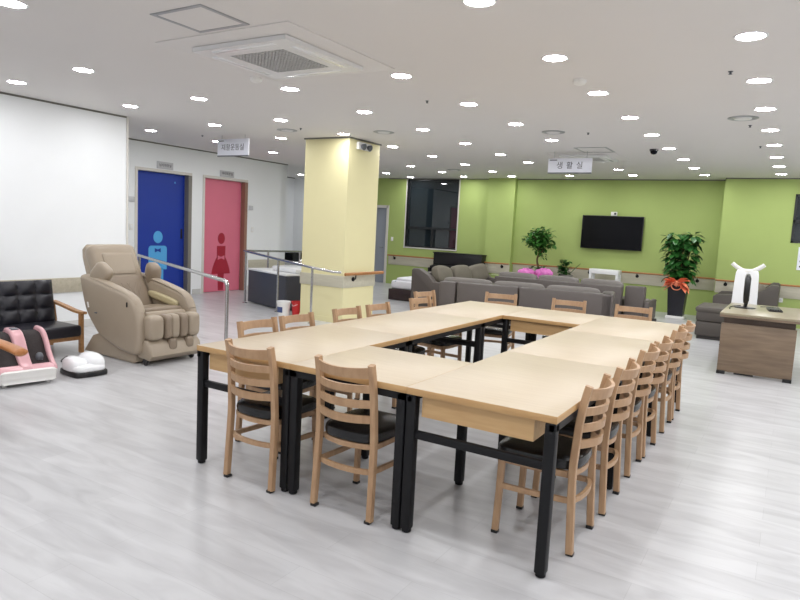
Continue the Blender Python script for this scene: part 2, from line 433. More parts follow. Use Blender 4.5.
# ------------------------------------------------------------------ wall handrails
def handrail(x0, x1, y, label, brackets, z=.79, pm='panelw', ext=0):
    t = thing('wall_handrail', (0, 0, 0), 0, label, 'handrail', 'wooden wall handrails')
    MB().bx(x0, x1, y-.018, y, z-.25, z-.02, .004).build('crash_panel', pm, t)
    MB().sweep([(x0, y-.075, z), (x1, y-.075, z)], [(.016*math.cos(k*PI/5), .019*math.sin(k*PI/5)) for k in range(10)]).build('rail', 'rail', t)
    for bxp in brackets:
        b = MB(); b.lathe([(.035, 0), (.035, .012), (.012, .016)], (bxp, y-.018, z-.075), 14, R3(PI/2)); b.tube([(bxp, y-.03, z-.075), (bxp, y-.07, z-.07), (bxp, y-.075, z-.02)], .009, 8)
        b.build('bracket', 'black_metal', t)
    return t
handrail(-9.3, -6.46, YB, 'wooden handrail on the green wall below the dark window', [-9.1, -7.75, -6.8], .77)
handrail(-6.44, -5.76, YB-.16, 'short wooden handrail across the green pilaster', [-5.95], .78)
handrail(-5.74, -1.31, YB, 'long wooden handrail on the green wall below the television', [-5.0, -3.9, -2.86, -1.66], .80)
handrail(-1.28, 3.0, YR, 'wooden handrail on the green wall at the right behind the desk', [-1.1, .4, 1.8], .80)
t = thing('wall_handrail', (0, 0, 0), 0, 'wooden handrail and pale panel around the cream column', 'handrail', 'wooden wall handrails')
p = MB(); p.bx(cx0-.015, cx1+.015, cy0-.015, cy1+.015, .55, .73, .003); p.build('crash_panel', 'panelw', t)
MB().sweep([(cx1+.07, cy0-.06, .765), (cx1+.07, cy1+.16, .765)], [(.02*math.cos(k*PI/5), .026*math.sin(k*PI/5)) for k in range(10)]).build('rail', 'rail', t)
b = MB(); b.lathe([(.035, 0), (.035, .012), (.012, .016)], (cx1+.015, cy0+.22, .68), 14, R3(0, PI/2)); b.tube([(cx1+.03, cy0+.22, .68), (cx1+.065, cy0+.22, .685), (cx1+.07, cy0+.22, .75)], .009, 8); b.build('bracket', 'black_metal', t)
struct(MB().bx(XW, XW+.02, -1.5, 5.58, .47, .655, .004).build('trim_8', 'panel'))
struct(MB().bx(XL, XL+.02, P1+.12, 11.23, .47, .655, .004).build('trim_9', 'panelw'))

# steel guard rails
def steel_rail(name, path, posts, label):
    t = thing(name, (path[0][0], path[0][1], 0), 0, label, 'railing', 'steel guard railings')
    o = Vector((path[0][0], path[0][1], 0))
    MB().tube([Vector(p)-o for p in path], .021, 12).build('top_rail', 'steel', t)
    for (x, y, z) in posts:
        MB().tube([Vector((x, y, 0))-o, Vector((x, y, z))-o], .019, 12).build('post', 'steel', t)
        MB().lathe([(.045, 0), (.045, .008), (.022, .02)], Vector((x, y, 0))-o, 16).build('base_flange', 'steel', t)
    return t
steel_rail('guard_railing', [(-8.85, 6.5, .865), (-6.9, 5.6, .865), (-5.02, 4.728, .865), (-4.96, 4.70, .855), (-4.93, 4.686, .825)], [(-4.93, 4.686, .83), (-8.7, 6.43, .86)], 'steel guard railing with a bent end running behind the beige massage chair')
steel_rail('guard_railing', [(-8.47, 8.45, .95), (-7.29, 8.03, .885), (-6.1, 7.5, .845), (-5.86, 7.66, .80), (-5.80, 7.79, .79)], [(-8.43, 8.45, .95), (-7.27, 8.03, .88), (-6.12, 7.51, .84)], 'steel guard railing descending past the charcoal sink cabinet to the cream column')
steel_rail('guard_railing', [(-8.47, 8.50, .95), (-9.0, 10.0, .90), (-9.45, 11.6, .86)], [(-8.78, 9.4, .915), (-9.25, 10.9, .87)], 'steel guard railing running back from the corner post behind the sink cabinet')

# ------------------------------------------------------------------ ceiling fittings
R = .082
LAMPS = {  # rows named by what they run above; each list from the front of the room to the back
 'rightmost row above the desk': [(-.37, 4.67), (-.375, 5.92), (-.375, 7.14), (-.37, 8.42), (-.36, 9.65), (-.36, 10.92), (-.35, 12.19), (-.34, 13.42)],
 'second row from the right': [(-1.67, 3.45), (-1.65, 4.74), (-1.66, 6.0), (-1.65, 7.28), (-1.65, 8.52), (-1.65, 9.79), (-1.64, 11.1), (-1.64, 12.36), (-1.61, 13.62)],
 'third row from the right': [(-3.04, 4.84), (-3.01, 6.12), (-2.99, 7.38), (-2.99, 8.71), (-2.96, 11.27), (-2.98, 12.6), (-2.95, 13.7)],
 'fourth row from the right': [(-4.44, 2.32), (-4.39, 4.94), (-4.37, 6.2), (-4.33, 7.49), (-4.35, 8.81), (-4.34, 10.14), (-4.29, 11.31), (-4.28, 13.8)],
 'row through the cream column': [(-5.78, 3.66), (-5.76, 5.0), (-5.81, 6.38), (-5.7, 7.59), (-5.71, 8.93), (-5.67, 10.19), (-5.68, 11.55), (-5.68, 12.9), (-5.66, 13.95)],
 'row left of the cream column': [(-7.07, 3.74), (-7.05, 5.07), (-7.11, 6.46), (-7.02, 7.73), (-7.03, 11.74), (-6.95, 12.99), (-6.95, 14.1)],
 'row in front of the restroom doors': [(-8.69, 6.61), (-8.56, 7.84), (-8.64, 9.3), (-8.59, 13.2), (-8.53, 14.25)],
 'corridor beyond the restrooms': [(-11.6, 13.6)],
}
ADDED_LAMPS = [(x, y) for y in (2.2, .9, -1.7) for x in (-7.0, -5.7, -4.35, -3.0, -1.66, -.37, .95, 2.2) if (x, y) != (-4.35, 2.2)]  # unseen downlights continuing the rows, added to light the room
ADDED_LAMPS += [(-.37, 3.42)]
ADDED_LAMPS += [(x, y) for x in (.95, 2.2) for y in (3.45, 4.7, 5.95, 7.2, 8.45, 9.7, 10.95, 12.2, 13.4)]
ORD = ['frontmost', 'second', 'third', 'fourth', 'fifth', 'sixth', 'seventh', 'eighth', 'ninth']
first = None
def downlight(x, y, label, group):
    global first
    if first is None:
        first = thing('downlight', (x, y, C), 0, label, 'ceiling light', group)
        MB().lathe([(R, -.002), (R+.008, -.006), (R+.016, -.004), (R+.018, 0.0)], (0, 0, 0), 28, cap=False).build('trim_ring', 'white_metal', first)
        MB().lathe([(R*.98, -.003), (R*.5, -.0045), (.002, -.005)], (0, 0, 0), 28, cap=False).build('lens', 'lens', first)['label'] = 'glowing white lens'
        return first
    return dup(first, (x, y, C), 0, label, group)
for row, ps in LAMPS.items():
    for i, (x, y) in enumerate(ps):
        nm = 'only' if len(ps) == 1 else ('rearmost' if i == len(ps)-1 else ORD[i])
        downlight(x, y, 'round recessed downlight, %s in the %s' % (nm, row) if nm != 'frontmost' else 'round recessed downlight, nearest in the %s' % row, 'recessed ceiling downlights')
for x, y in ADDED_LAMPS: downlight(x, y, 'unseen round recessed downlight added to light the room', 'added ceiling downlights out of frame')

# cassette air conditioners
def cassette(x, y, s, label):
    t = thing('cassette_air_conditioner', (x, y, C), 0, label, 'air conditioner', 'cassette air conditioners')
    o = .66*s; i = .47*s
    MB().bx(-o, o, -o, o, -.008, 0, .002).build('ceiling_flange', 'ceiling', t)
    fr = MB()
    gi = .275*s
    for x0, x1, y0, y1 in ((-i, i, -i, -gi), (-i, i, gi, i), (-i, -gi, -gi, gi), (gi, i, -gi, gi)): fr.bx(x0, x1, y0, y1, -.045, -.012)
    fr.build('front_panel', 'white_metal', t)
    lv = MB()
    for a in range(4):
        rm = Matrix.Rotation(a*PI/2, 3, 'Z')
        lv.box(rm @ Vector((0, .40*s, -.046)), (.62*s if a % 2 == 0 else .05*s, .05*s if a % 2 == 0 else .62*s, .006), .002)
    lv.build('louvre', 'white_gloss', t)
    MB().bx(-gi, gi, -gi, gi, -.03, -.022).build('grille_backing', 'grille_b', t)
    gr = MB(); n = 16
    for k in range(n+1):
        q = -gi+2*gi*k/n
        gr.box((q, 0, -.038), (.011, 2*gi, .012)); gr.box((0, q, -.038), (2*gi, .011, .012))
    gr.build('intake_grille', 'grille', t)
    return t
cassette(-3.62, 3.95, 1.0, 'white cassette air conditioner with a square grille, near the front')
cassette(-3.0, 10.62, .8, 'white cassette air conditioner beyond the living room sign')
def hatch(x0, x1, y0, y1, label):
    t = thing('access_hatch', ((x0+x1)/2, (y0+y1)/2, C), 0, label, 'access hatch', 'ceiling access hatches')
    a, b = (x1-x0)/2, (y1-y0)/2; f = MB(); q = .03
    f.bx(-a, a, -b, -b+q, -.006, 0); f.bx(-a, a, b-q, b, -.006, 0); f.bx(-a, -a+q, -b+q, b-q, -.006, 0); f.bx(a-q, a, -b+q, b-q, -.006, 0)
    f.build('hatch_frame', 'chrome', t)
    MB().bx(-a+q, a-q, -b+q, b-q, -.003, 0).build('hatch_door', 'ceiling', t)
hatch(-3.74, -3.26, 2.83, 3.25, 'square ceiling access hatch with a grey frame by the near air conditioner')
hatch(-2.92, -2.45, 9.5, 10.05, 'square ceiling access hatch near the living room sign')
def diffuser(x, y, label, r=.145):
    t = thing('round_air_diffuser', (x, y, C), 0, label, 'air vent', 'round air diffusers')
    MB().lathe([(r, 0), (r, -.006), (r-.02, -.011), (r-.05, -.006), (r-.055, -.002)], (0, 0, 0), 28, cap=False).build('outer_ring', 'chrome', t)
    MB().lathe([(r-.06, -.004), (r-.065, -.013), (r-.1, -.016), (.004, -.017)], (0, 0, 0), 28, cap=False).build('inner_cone', 'white_metal', t)
diffuser(-.59, 7.58, 'round white air diffuser between downlights above the desk')
diffuser(-2.75, 8.05, 'round white air diffuser in front of the living room sign')
diffuser(-6.33, 7.09, 'round white air diffuser just left of the cream column')
diffuser(-4.99, 7.56, 'round white air diffuser just right of the cream column')
diffuser(-6.4, 12.5, 'round white air diffuser near the dark window')
t = thing('smoke_detector', (-1.67, 5.46, C), 0, 'round white smoke detector between two downlights above the table', 'smoke detector', 'smoke detectors')
MB().lathe([(.055, 0), (.055, -.02), (.045, -.035), (.02, -.045), (.001, -.045)], (0, 0, 0), 20, cap=False).build('body', 'white_plastic', t)
dup(t, (-4.38, 4.46, C), 0, 'round white smoke detector beside the near air conditioner')
sp = thing('sprinkler_head', (-.55, 5.55, C), 0, 'small dark sprinkler head beside the frontmost downlights above the desk', 'sprinkler', 'ceiling sprinkler heads')
s_ = MB(); s_.lathe([(.018, 0), (.018, -.004), (.008, -.006), (.008, -.018), (.014, -.02), (.014, -.023), (.001, -.023)], (0, 0, 0), 14, cap=False); s_.build('head', 'grey_part', sp)
for x, y, l in ((-6.3, 3.0, 'small dark sprinkler head at the far left of the ceiling'), (-3.35, 5.85, 'small dark sprinkler head over the far end of the table'), (-2.35, 8.2, 'small dark sprinkler head right of the round diffuser by the living room sign'),
                (-.55, 8.05, 'small dark sprinkler head behind the diffuser above the desk'), (-.52, 9.75, 'small dark sprinkler head farthest back above the desk'), (-8.2, 7.2, 'small dark sprinkler head near the hanging sign by the restrooms'), (-6.0, 7.0, 'small dark sprinkler head in front of the cream column')):
    dup(sp, (x, y, C), 0, l)
t = thing('dome_camera', (-1.86, 9.85, C), 0, 'small black dome camera on the ceiling right of the living room sign', 'security camera')
MB().lathe([(.06, 0), (.06, -.02), (.05, -.025)], (0, 0, 0), 20).build('base', 'black_plastic', t)
MB().lathe([(.05, -.025), (.045, -.05), (.03, -.068), (.001, -.075)], (0, 0, 0), 20, cap=False).build('dome', 'tv', t)

# hanging signs
def hang_sign(x0, x1, y, z0, z1, txt, size, label, tag_dark):
    xc = (x0+x1)/2; wd = (x1-x0)/2; h = z1-z0
    t = thing('hanging_sign', (xc, y, z0), 0, label, 'sign')
    MB().bx(-wd, wd, -.012, .012, 0, h, .003).build('sign_board', 'sign', t)
    MB().bx(-wd, wd, -.016, .016, -.012, .004, .002).build('bottom_trim', 'grey_part', t)
    MB().bx(-wd+.02, -wd+.14, -.0135, -.012, h-.035, h-.02).build('small_logo', 'grey_part', t)
    if ' ' in txt:
        for k, ch in enumerate(txt.split()): text('letter', ch, size, 'ink', ((k-1)*.155, -.0125, h*.48), (PI/2, 0, 0), t, .001)
    else:
        text('lettering', txt, size, 'ink', (0, -.0125, h*.48), (PI/2, 0, 0), t, .001)
    for sx in (-.75, .75):
        MB().tube([(wd*sx, 0, h), (wd*sx, 0, C-z0)], .004, 6).build('hanging_rod', 'chrome', t)
    return t
hang_sign(-7.95, -7.28, 7.3, 2.49, 2.745, '재활운동실', .108, 'white hanging sign with Korean lettering in front of the restroom doors', 1)
hang_sign(-3.42, -2.74, 9.9, 2.48, 2.70, '생 활 실', .115, 'white hanging sign with Korean lettering before the green back wall', 0)

# emergency exit light on the column
t = thing('emergency_light', (cx1, 8.19, 2.65), 0, 'white twin-headed emergency light near the top of the cream column', 'emergency light')
MB().bx(0, .05, -.17, .17, 0, .11, .01).build('housing', 'white_plastic', t)
for k in (-.09, .07):
    h = MB(); h.lathe([(.03, 0), (.05, .05), (.045, .055), (.001, .05)], (.05, k, .05), 16, R3(0, PI/2+.3)); h.build('lamp_head', 'grey_part', t)

# ------------------------------------------------------------------ conference tables
TT = .738
def table(cx, cy, lx, ly, label, drawer=None, rz=0):
    """lx, ly: top size; drawer: side of the under-shelf box"""
    t = thing('conference_table', (cx, cy, 0), rz, label, 'table', 'tables joined in a ring')
    a, b = lx/2-.0004, ly/2-.0004
    o = MB().bx(-a, a, -b, b, TT-.034, TT, .0025).build('tabletop', 'laminate', t, mats='edge')
    for p in o.data.polygons:
        if abs(p.normal.z) < .5: p.material_index = 1
    q = .0255; L = a-.003; W_ = b-.003
    fr = MB()
    if drawer not in ('front', 'near'): fr.bx(-L, L, -W_, -W_+.03, TT-.07, TT-.035)
    fr.bx(-L, L, W_-.03, W_, TT-.07, TT-.035)
    fr.bx(-L, -L+.03, -W_, W_, TT-.07, TT-.035); fr.bx(L-.03, L, -W_, W_, TT-.07, TT-.035)
    fr.build('apron_frame', 'black_metal', t)
    for sx in (-1, 1):
        for sy in (-1, 1):
            lg = MB(); xx, yy = sx*(L-q), sy*(W_-q)
            lg.bx(xx-q, xx+q, yy-q, yy+q, .018, TT-.035, .008); lg.lathe([(.018, 0), (.024, .004), (.024, .02)], (xx, yy, 0), 12)
            lg.build('leg', 'black_metal', t)
    if drawer != 'none' and (lx < ly or drawer in ('front',)):
        for sy in (-1, 1): MB().bx(-L+.05, L-.05, sy*(W_-q)-.014, sy*(W_-q)+.014, .485, .525, .004).build('stretcher', 'black_metal', t)
    elif drawer != 'none':
        for sx in (-1, 1): MB().bx(sx*(L-q)-.014, sx*(L-q)+.014, -W_+.05, W_-.05, .485, .525, .004).build('stretcher', 'black_metal', t)
    if drawer in ('front', 'near'):
        dr = MB(); y0 = -b+.035
        x0, x1 = -a+.075, a-.11
        z0, z1 = TT-.142, TT-.042
        e = .0005
        dr.bx(x0, x1, y0, y0+.016, z0, z1); dr.bx(x0, x1, y0+.016+e, y0+.32, z0, z0+.014)
        dr.bx(x0, x0+.014, y0+.016+e, y0+.32, z0+.014+e, z1); dr.bx(x1-.014, x1, y0+.016+e, y0+.32, z0+.014+e, z1); dr.bx(x0+.0145, x1-.0145, y0+.306, y0+.32, z0+.014+e, z1)
        dr.build('drawer', 'drawer', t)
    return t
tx0, tx1, ty0, ty1 = -3.014, -.784, 2.628, 6.471
h0, h1 = -2.275, -1.536; ly = (ty1-ty0)/3
nm = ['nearest', 'middle', 'farthest']
for i in range(3):
    table((tx0+h0)/2, ty0+ly*(i+.5), h0-tx0, ly, 'pale laminate table, %s of the three along the left side' % nm[i], 'front' if i == 0 else None)
    table((h1+tx1)/2, ty0+ly*(i+.5), tx1-h1, ly, 'pale laminate table, %s of the three along the right side' % nm[i], 'front' if i == 0 else None)
table((h0+h1)/2, (ty0+3.391)/2, h1-h0, 3.391-ty0, 'square pale table bridging the near end of the ring', 'none')
table((h0+h1)/2, (5.614+ty1)/2, h1-h0, ty1-5.614, 'square pale table bridging the far end of the ring', 'near')

# ------------------------------------------------------------------ ladder-back chairs (local: rear feet at y=0, seat towards +y)
def leg_prof(i): return None
def make_chair(label, loc, rz):
    t = thing('dining_chair', loc, rz, label, 'chair', 'ladder-back chairs around the joined tables')
    RX = .167
    rear = [(0, -.012, .0), (0, -.002, .2), (0, .006, .40), (0, .003, .50), (0, -.006, .64), (0, -.019, .738), (0, -.036, .822)]
    back_pts = spline(rear, 5)
    def y_at(z):
        for a, b in zip(back_pts, back_pts[1:]):
            if a.z <= z <= b.z: return a.y+(b.y-a.y)*(z-a.z)/max(1e-6, b.z-a.z)
        return back_pts[-1].y
    sq = [(-.013, -.017), (.013, -.017), (.016, -.013), (.016, .013), (.013, .017), (-.013, .017), (-.016, .013), (-.016, -.013)]
    def px(z): return .182-.015*min(1, z/.8)
    for sx in (-1, 1):
        p = [Vector((sx*px(q.z), q.y, max(q.z, .012))) for q in back_pts]
        lg = MB().sweep(p, sq, (0, 1, 0)).build('leg', 'chair_wood', t)
        MB().box((sx*.174, -.012, .008), (.034, .036, .016), .003).build('foot_glide', 'black_plastic', lg)
    for sx in (-1, 1):
        p = [(sx*(RX+.006), .372, .012), (sx*RX, .366, .22), (sx*RX, .362, .40)]
        lg = MB().sweep(p, [(a*.92, b*.92) for a, b in sq], (0, 1, 0)).build('leg', 'chair_wood', t)
        MB().box((sx*(RX+.006), .372, .008), (.034, .034, .016), .003).build('foot_glide', 'black_plastic', lg)
    # four bowed slats
    for zc, h in ((.78, .058), (.696, .04), (.617, .04), (.538, .04)):
        n = 12; rg = []
        for k in range(n+1):
            u = -1+2*k/n; x = u*px(zc); bow_ = -.066*(1-u*u)
            sag = -.006*(1-u*u) if zc > .7 else 0
            yb, yt = y_at(zc-h/2)+bow_, y_at(zc+h/2)+bow_
            rg.append([Vector((x, yb-.008, zc-h/2)), Vector((x, yb+.008, zc-h/2)), Vector((x, yt+.008, zc+h/2+sag)), Vector((x, yt-.008, zc+h/2+sag))])
        MB().rings(rg).build('slat', 'chair_wood', t)
    # seat: black pad on a thin wooden apron ring
    def fn(p):
        k = 1-.10*max(0, -p.y/.2)       # narrower towards the back
        return Vector((p.x*k, p.y - .02*(1-(p.x/.2)**2)*(1 if p.y < 0 else 0), p.z))
    MB().se((0, .205, .428), (.19, .205, .04), .5, .42, None, 28, 10, fn).build('seat', 'black_vinyl', t)
    def ring(z, wx, y0, y1, bow_, openf=False):
        pts = []
        for k in range(9): u = -1+2*k/8; pts.append((u*wx, y0-bow_*(1-u*u), z))
        pts += [(wx*1.02, y0+(y1-y0)*.5, z)]
        for k in range(9): u = 1-2*k/8; pts.append((u*wx*1.03, y1+(.012*(1-u*u)), z))
        pts += [(-wx*1.02, y0+(y1-y0)*.5, z)]
        return pts
    MB().sweep(ring(.383, .158, .038, .36, .04), [(-.011, -.014), (.011, -.014), (.011, .014), (-.011, .014)], closed=True).build('seat_rail', 'chair_wood', t)
    st = MB()
    hoop = [(.17, .355, .25), (.168, .2, .252)]+[(.165*math.cos(PI*k/10), .03-.05*math.sin(PI*k/10), .258) for k in range(11)]+[(-.168, .2, .252), (-.17, .355, .25)]
    st.sweep(spline(hoop, 2), [(-.009, -.013), (.009, -.013), (.009, .013), (-.009, .013)])
    st.build('stretcher', 'chair_wood', t)
    return t
c0 = make_chair('light wood ladder-back chair, left one of the two at the near end', (-2.525, 2.606, 0), -.04)
dup(c0, (-1.88, 2.622, 0), 0, 'light wood ladder-back chair, right one of the two at the near end')
ordn = ['nearest', 'second', 'third', 'fourth', 'fifth', 'sixth and farthest']
for i, (x, y, a) in enumerate([(-.774, 3.10, .0), (-.765, 3.655, .02), (-.774, 4.33, 0), (-.765, 4.78, -.02), (-.76, 5.49, 0), (-.76, 5.95, 0)]):
    dup(c0, (x, y, 0), PI/2+a, 'light wood ladder-back chair, %s along the right side of the tables' % ordn[i])
for i, (x, y, a) in enumerate([(-3.09, 3.255, 0), (-3.09, 3.668, 0), (-3.09, 4.30, 0), (-3.09, 4.77, .03), (-3.12, 5.58, -.04), (-3.42, 6.2, -.12)]):
    dup(c0, (x, y, 0), -PI/2+a, 'light wood ladder-back chair, %s along the left side of the tables' % ordn[i])
for i, (x, y, a, l) in enumerate([(-2.80, 6.82, .2, 'leftmost'), (-2.03, 6.87, .1, 'middle'), (-1.36, 6.90, .06, 'rightmost')]):
    dup(c0, (x, y, 0), PI+a, 'light wood ladder-back chair, %s of the three at the far end before the sofa' % l)

# ------------------------------------------------------------------ sofas
def bsofa(name, loc, rz, L, D, Hb, label, seams=(), arms=(1, 1), cush=3, cw=None, arm_h=None, cush_up=.07, colour='sofa', group='taupe lounge sofas'):
    """local: back plane at y=0 facing -y (towards the camera), seat towards +y, x from 0 to L"""
    t = thing(name, loc, rz, label, 'sofa', group)
    aw = .2; arm_h = arm_h or Hb
    MB().bx(.02, L-.02, .02, D-.02, 0, .05).build('plinth', 'sofa_d', t)
    MB().bx(0.0, L, .05, D, .05, .26, .02).build('seat_base', colour, t)
    xs = [0]+list(seams)+[L]
    for a, b in zip(xs, xs[1:]):
        g_ = .012 if seams else .0
        MB().bx(a+g_*(a > 0), b-g_*(b < L), 0, .2, .05, Hb, .03).build('back_panel', colour, t)
    x0 = aw if arms[0] else 0; x1 = L-aw if arms[1] else L
    n = cush
    for k in range(n):
        a = x0+(x1-x0)*k/n; b = x0+(x1-x0)*(k+1)/n
        MB().box(((a+b)/2, .2+(D-.2)/2, .34), (b-a-.012, D-.2, .17), .04).build('seat_cushion', colour, t)
        MB().se(((a+b)/2, .24, (.40+Hb+cush_up)/2), ((b-a)/2-.012, .10, (Hb+cush_up-.40)/2), .35, .4, R3(-.1)).build('back_cushion', 'sofa_c', t)
    for i, xx in ((0, 0), (1, L-aw)):
        if arms[i]: MB().bx(xx, xx+aw, 0.0, D+.02, .05, arm_h, .035).build('arm', colour, t)
    return t
def end_sofa(loc, rz, L, label, Hb=.76, Ha=.52, D=.9, pillows=3, flip=1, steep=0, m='sofa'):
    """three-seater seen from its end. local: near arm at y=0, runs to y=L; back at x=0, front at x=D (flip mirrors x)"""
    t = thing('sofa', loc, rz, label, 'sofa', 'taupe lounge sofas'); F = flip
    prof = [(0, .05), (D-.02, .05), (D, .08), (D, Ha-.04), (D-.05, Ha), (D-.34, Ha+.015), (.38-steep*.12, Ha+.12), (.22-steep*.06, Hb-.03), (.16-steep*.04, Hb), (.03, Hb), (0, Hb-.03)]
    prof = [(F*a, b) for a, b in prof]
    for y0, y1 in ((0, .16), (L-.16, L)): MB().prism(prof, y0, y1, 'XZ', .02).build('arm', m, t)
    MB().bx(F*.03, F*(D-.03), .03, L-.03, 0, .05).build('plinth', 'sofa_d', t)
    MB().bx(F*.0, F*D, .16, L-.16, .05, .27, .02).build('seat_base', m, t)
    MB().bx(0, F*.22, .16, L-.16, .05, Hb-.08, .03).build('back_panel', m, t)
    n = pillows; w_ = (L-.32)/n
    for k in range(n):
        y = .16+w_*(k+.5)
        MB().box((F*(.22+(D-.2)/2), y, .35), (D-.22, w_-.012, .17), .04).build('seat_cushion', m, t)
        MB().se((F*.38, y, .63), (.11, w_/2-.02, .19), .6, .5, R3(.12*(k-1), -.3*F, .12*(1-k))).build('back_pillow', 'pillow', t)
    return t
# front sofa, back towards the table; sofa beyond it; small armchair at its right; side-on sofa at the left
bsofa('sofa', (-5.13, 9.72, 0), .19, 2.85, .74, .635, 'long taupe sofa with its back to the tables, nearest of the lounge sofas', seams=(.3, 1.36), arms=(0, 1), cush=3, arm_h=.635)
bsofa('sofa', (-4.99, 11.75, 0), .03, 2.43, .9, .66, 'long taupe sofa behind the nearest sofa, grey cushion tops showing', arms=(0, 0), cush=3, cush_up=.09)
t = thing('armchair', (-2.535, 11.97, 0), .02, 'taupe one-seat sofa with a low right arm, beside the second sofa', 'armchair')
MB().bx(0, .34, 0, .2, .05, .68, .03).build('back_panel', 'sofa', t)
MB().bx(0.0, .40, .1, .85, .05, .28, .02).build('seat_base', 'sofa', t)
MB().bx(.34, .43, .0, .87, .05, .42, .03).build('arm', 'sofa', t)
MB().box((.17, .52, .34), (.32, .62, .15), .04).build('seat_cushion', 'sofa_c', t)
MB().bx(.02, .46, .03, .83, 0, .05).build('plinth', 'sofa_d', t)
end_sofa((-6.15, 10.5, 0), -.03, 2.55, 'taupe three-seat sofa side-on at the left of the lounge with three olive grey pillows', D=.82)
# right-hand group behind the desk
end_sofa((-.16, 13.0, 0), .0, 1.1, 'taupe sofa with a sloping arm against the right green wall behind the desk', Hb=.84, Ha=.6, D=1.03, pillows=1, flip=-1, steep=1, m='sofa_r')
t = thing('ottoman', (-.68, 11.55, 0), 0, 'large taupe two-tier ottoman left of the wooden desk', 'ottoman', None)
MB().bx(-.52, .5, -.42, .42, 0, .05).build('plinth', 'sofa_d', t)
MB().bx(-.55, .53, -.45, .45, .05, .28, .025).build('lower_tier', 'sofa_r', t)
MB().bx(-.55, .53, -.45, .45, .285, .44, .025).build('upper_tier', 'sofa_r', t)
MB().box((-.01, 0, .47), (1.12, .94, .09), .04).build('top_cushion', 'sofa_rc', t)

# ------------------------------------------------------------------ low bed, piano, coffee table
t = thing('low_bed', (-6.69, 12.4, 0), 0, 'low dark brown bed with white bedding left of the lounge sofas', 'bed')
MB().bx(-.5, .5, -1.05, 1.05, 0, .23, .01).build('bed_base', 'bed_base', t)
MB().box((0, 0, .32), (.96, 2.02, .18), .05, None, 3).build('mattress', 'linen', t)
MB().se((0, -.35, .425), (.47, .62, .05), .5, .4).build('folded_blanket', 'linen', t)
q = MB(); q.tube(spline([(-.38, -1.0, .385), (-.2, -.9, .42), (0, -.95, .43), (.12, -.85, .445), (-.05, -.82, .45)], 5), .012, 6); q.build('blue_print', 'navy', t)
t = thing('upright_piano', (-7.05, 14.33, 0), 0, 'black upright piano against the green wall below the window corner', 'piano')
MB().bx(-.66, .66, -.12, .2, .55, .945, .01).build('case', 'black_plastic', t)
MB().bx(-.68, .68, -.14, .2, .93, .955, .005).build('lid', 'black_plastic', t)
MB().bx(-.64, .64, -.32, -.1, .56, .62, .008).build('key_bed', 'black_plastic', t)
MB().bx(-.6, .6, -.31, -.13, .62, .64, .004).build('key_lid', 'black_plastic', t)
for sx in (-1, 1): MB().prism([(-.33, 0), (.2, 0), (.2, .6), (-.08, .6), (-.33, .56)], sx*.66-.025, sx*.66+.025, 'YZ').build('side_panel', 'black_plastic', t)
MB().bx(-.64, .64, .1, .14, .1, .56).build('kick_board', 'black_plastic', t)
t = thing('coffee_table', (-5.55, 13.55, 0), 0, 'low table with a pale green top between the side-on sofa and the green wall', 'table')
MB().bx(-.28, .28, -.22, .22, .545, .57, .004).build('tabletop', 'green_glass', t)
for sx in (-1, 1):
    for sy in (-1, 1): MB().bx(sx*.24-.02, sx*.24+.02, sy*.18-.02, sy*.18+.02, 0, .545).build('leg', 'tan_wood', t)

# ------------------------------------------------------------------ plants
def leaf(mb, base, d, L, W_, fold=.25, droop=.25):
    d = d.normalized(); side = d.cross(Vector((0, 0, 1)))
    if side.length < .05: side = Vector((1, 0, 0))
    side.normalize(); nrm = side.cross(d).normalized(); bm = mb.bm; rows = []
    for k, wv in ((0, .1), (.3, .85), (.6, 1), (.85, .6), (1, .04)):
        c = base+d*(L*k)-Vector((0, 0, 1))*(droop*L*k*k)
        rows.append([bm.verts.new(c-side*(W_*wv/2)+nrm*(fold*W_*wv/2)), bm.verts.new(c), bm.verts.new(c+side*(W_*wv/2)+nrm*(fold*W_*wv/2))])
    for a, b in zip(rows, rows[1:]):
        for k in (0, 1): bm.faces.new((a[k], a[k+1], b[k+1], b[k]))
def rdir(up=.2):
    a = random.uniform(0, 2*PI); z = random.uniform(-.5, 1)+up
    return Vector((math.cos(a), math.sin(a), z)).normalized()
# ficus tree in pink wrapping
t = thing('potted_ficus', (-4.86, 13.85, 0), 0, 'potted ficus tree in pink wrapping paper before the green wall, left of the television', 'plant', None)
MB().lathe([(.15, 0), (.2, .5), (.205, .56), (.19, .56), (.185, .5)], (0, 0, 0), 20).build('pot', 'pot_grey', t)
tr = MB(); tr.tube(spline([(0, 0, .5), (.02, .01, .75), (-.02, 0, .95), (.03, 0, 1.15)], 5), lambda i: .028-.0006*i, 8)
for k in range(7):
    a = k*2*PI/7; tr.tube(spline([(.02, 0, 1.02+.02*k), (.12*math.cos(a), .12*math.sin(a), 1.2+.03*k), (.24*math.cos(a), .22*math.sin(a), 1.32+.03*k)], 4), .009, 6)
tr.build('trunk', 'trunk', t)
fo = MB()
for k in range(470):
    a = random.uniform(0, 2*PI); u = random.uniform(-1, 1); r_ = random.uniform(.4, 1)
    p = Vector((.34*r_*math.cos(a)*math.sqrt(1-u*u), .28*r_*math.sin(a)*math.sqrt(1-u*u), 1.40+.29*r_*u))
    leaf(fo, p, rdir(-.25), random.uniform(.10, .15), random.uniform(.06, .085))
for k in range(26):
    leaf(fo, Vector((random.uniform(.04, .2), random.uniform(-.1, .1), random.uniform(1.0, 1.16))), rdir(-.2), .09, .05)
fo.build('foliage', 'leaf', t)
us = MB()
for k in range(60): leaf(us, Vector((random.uniform(-.15, .15), random.uniform(-.12, .12), random.uniform(.64, .78))), rdir(.5), .1, .05)
us.build('undergrowth', 'leaf', t)
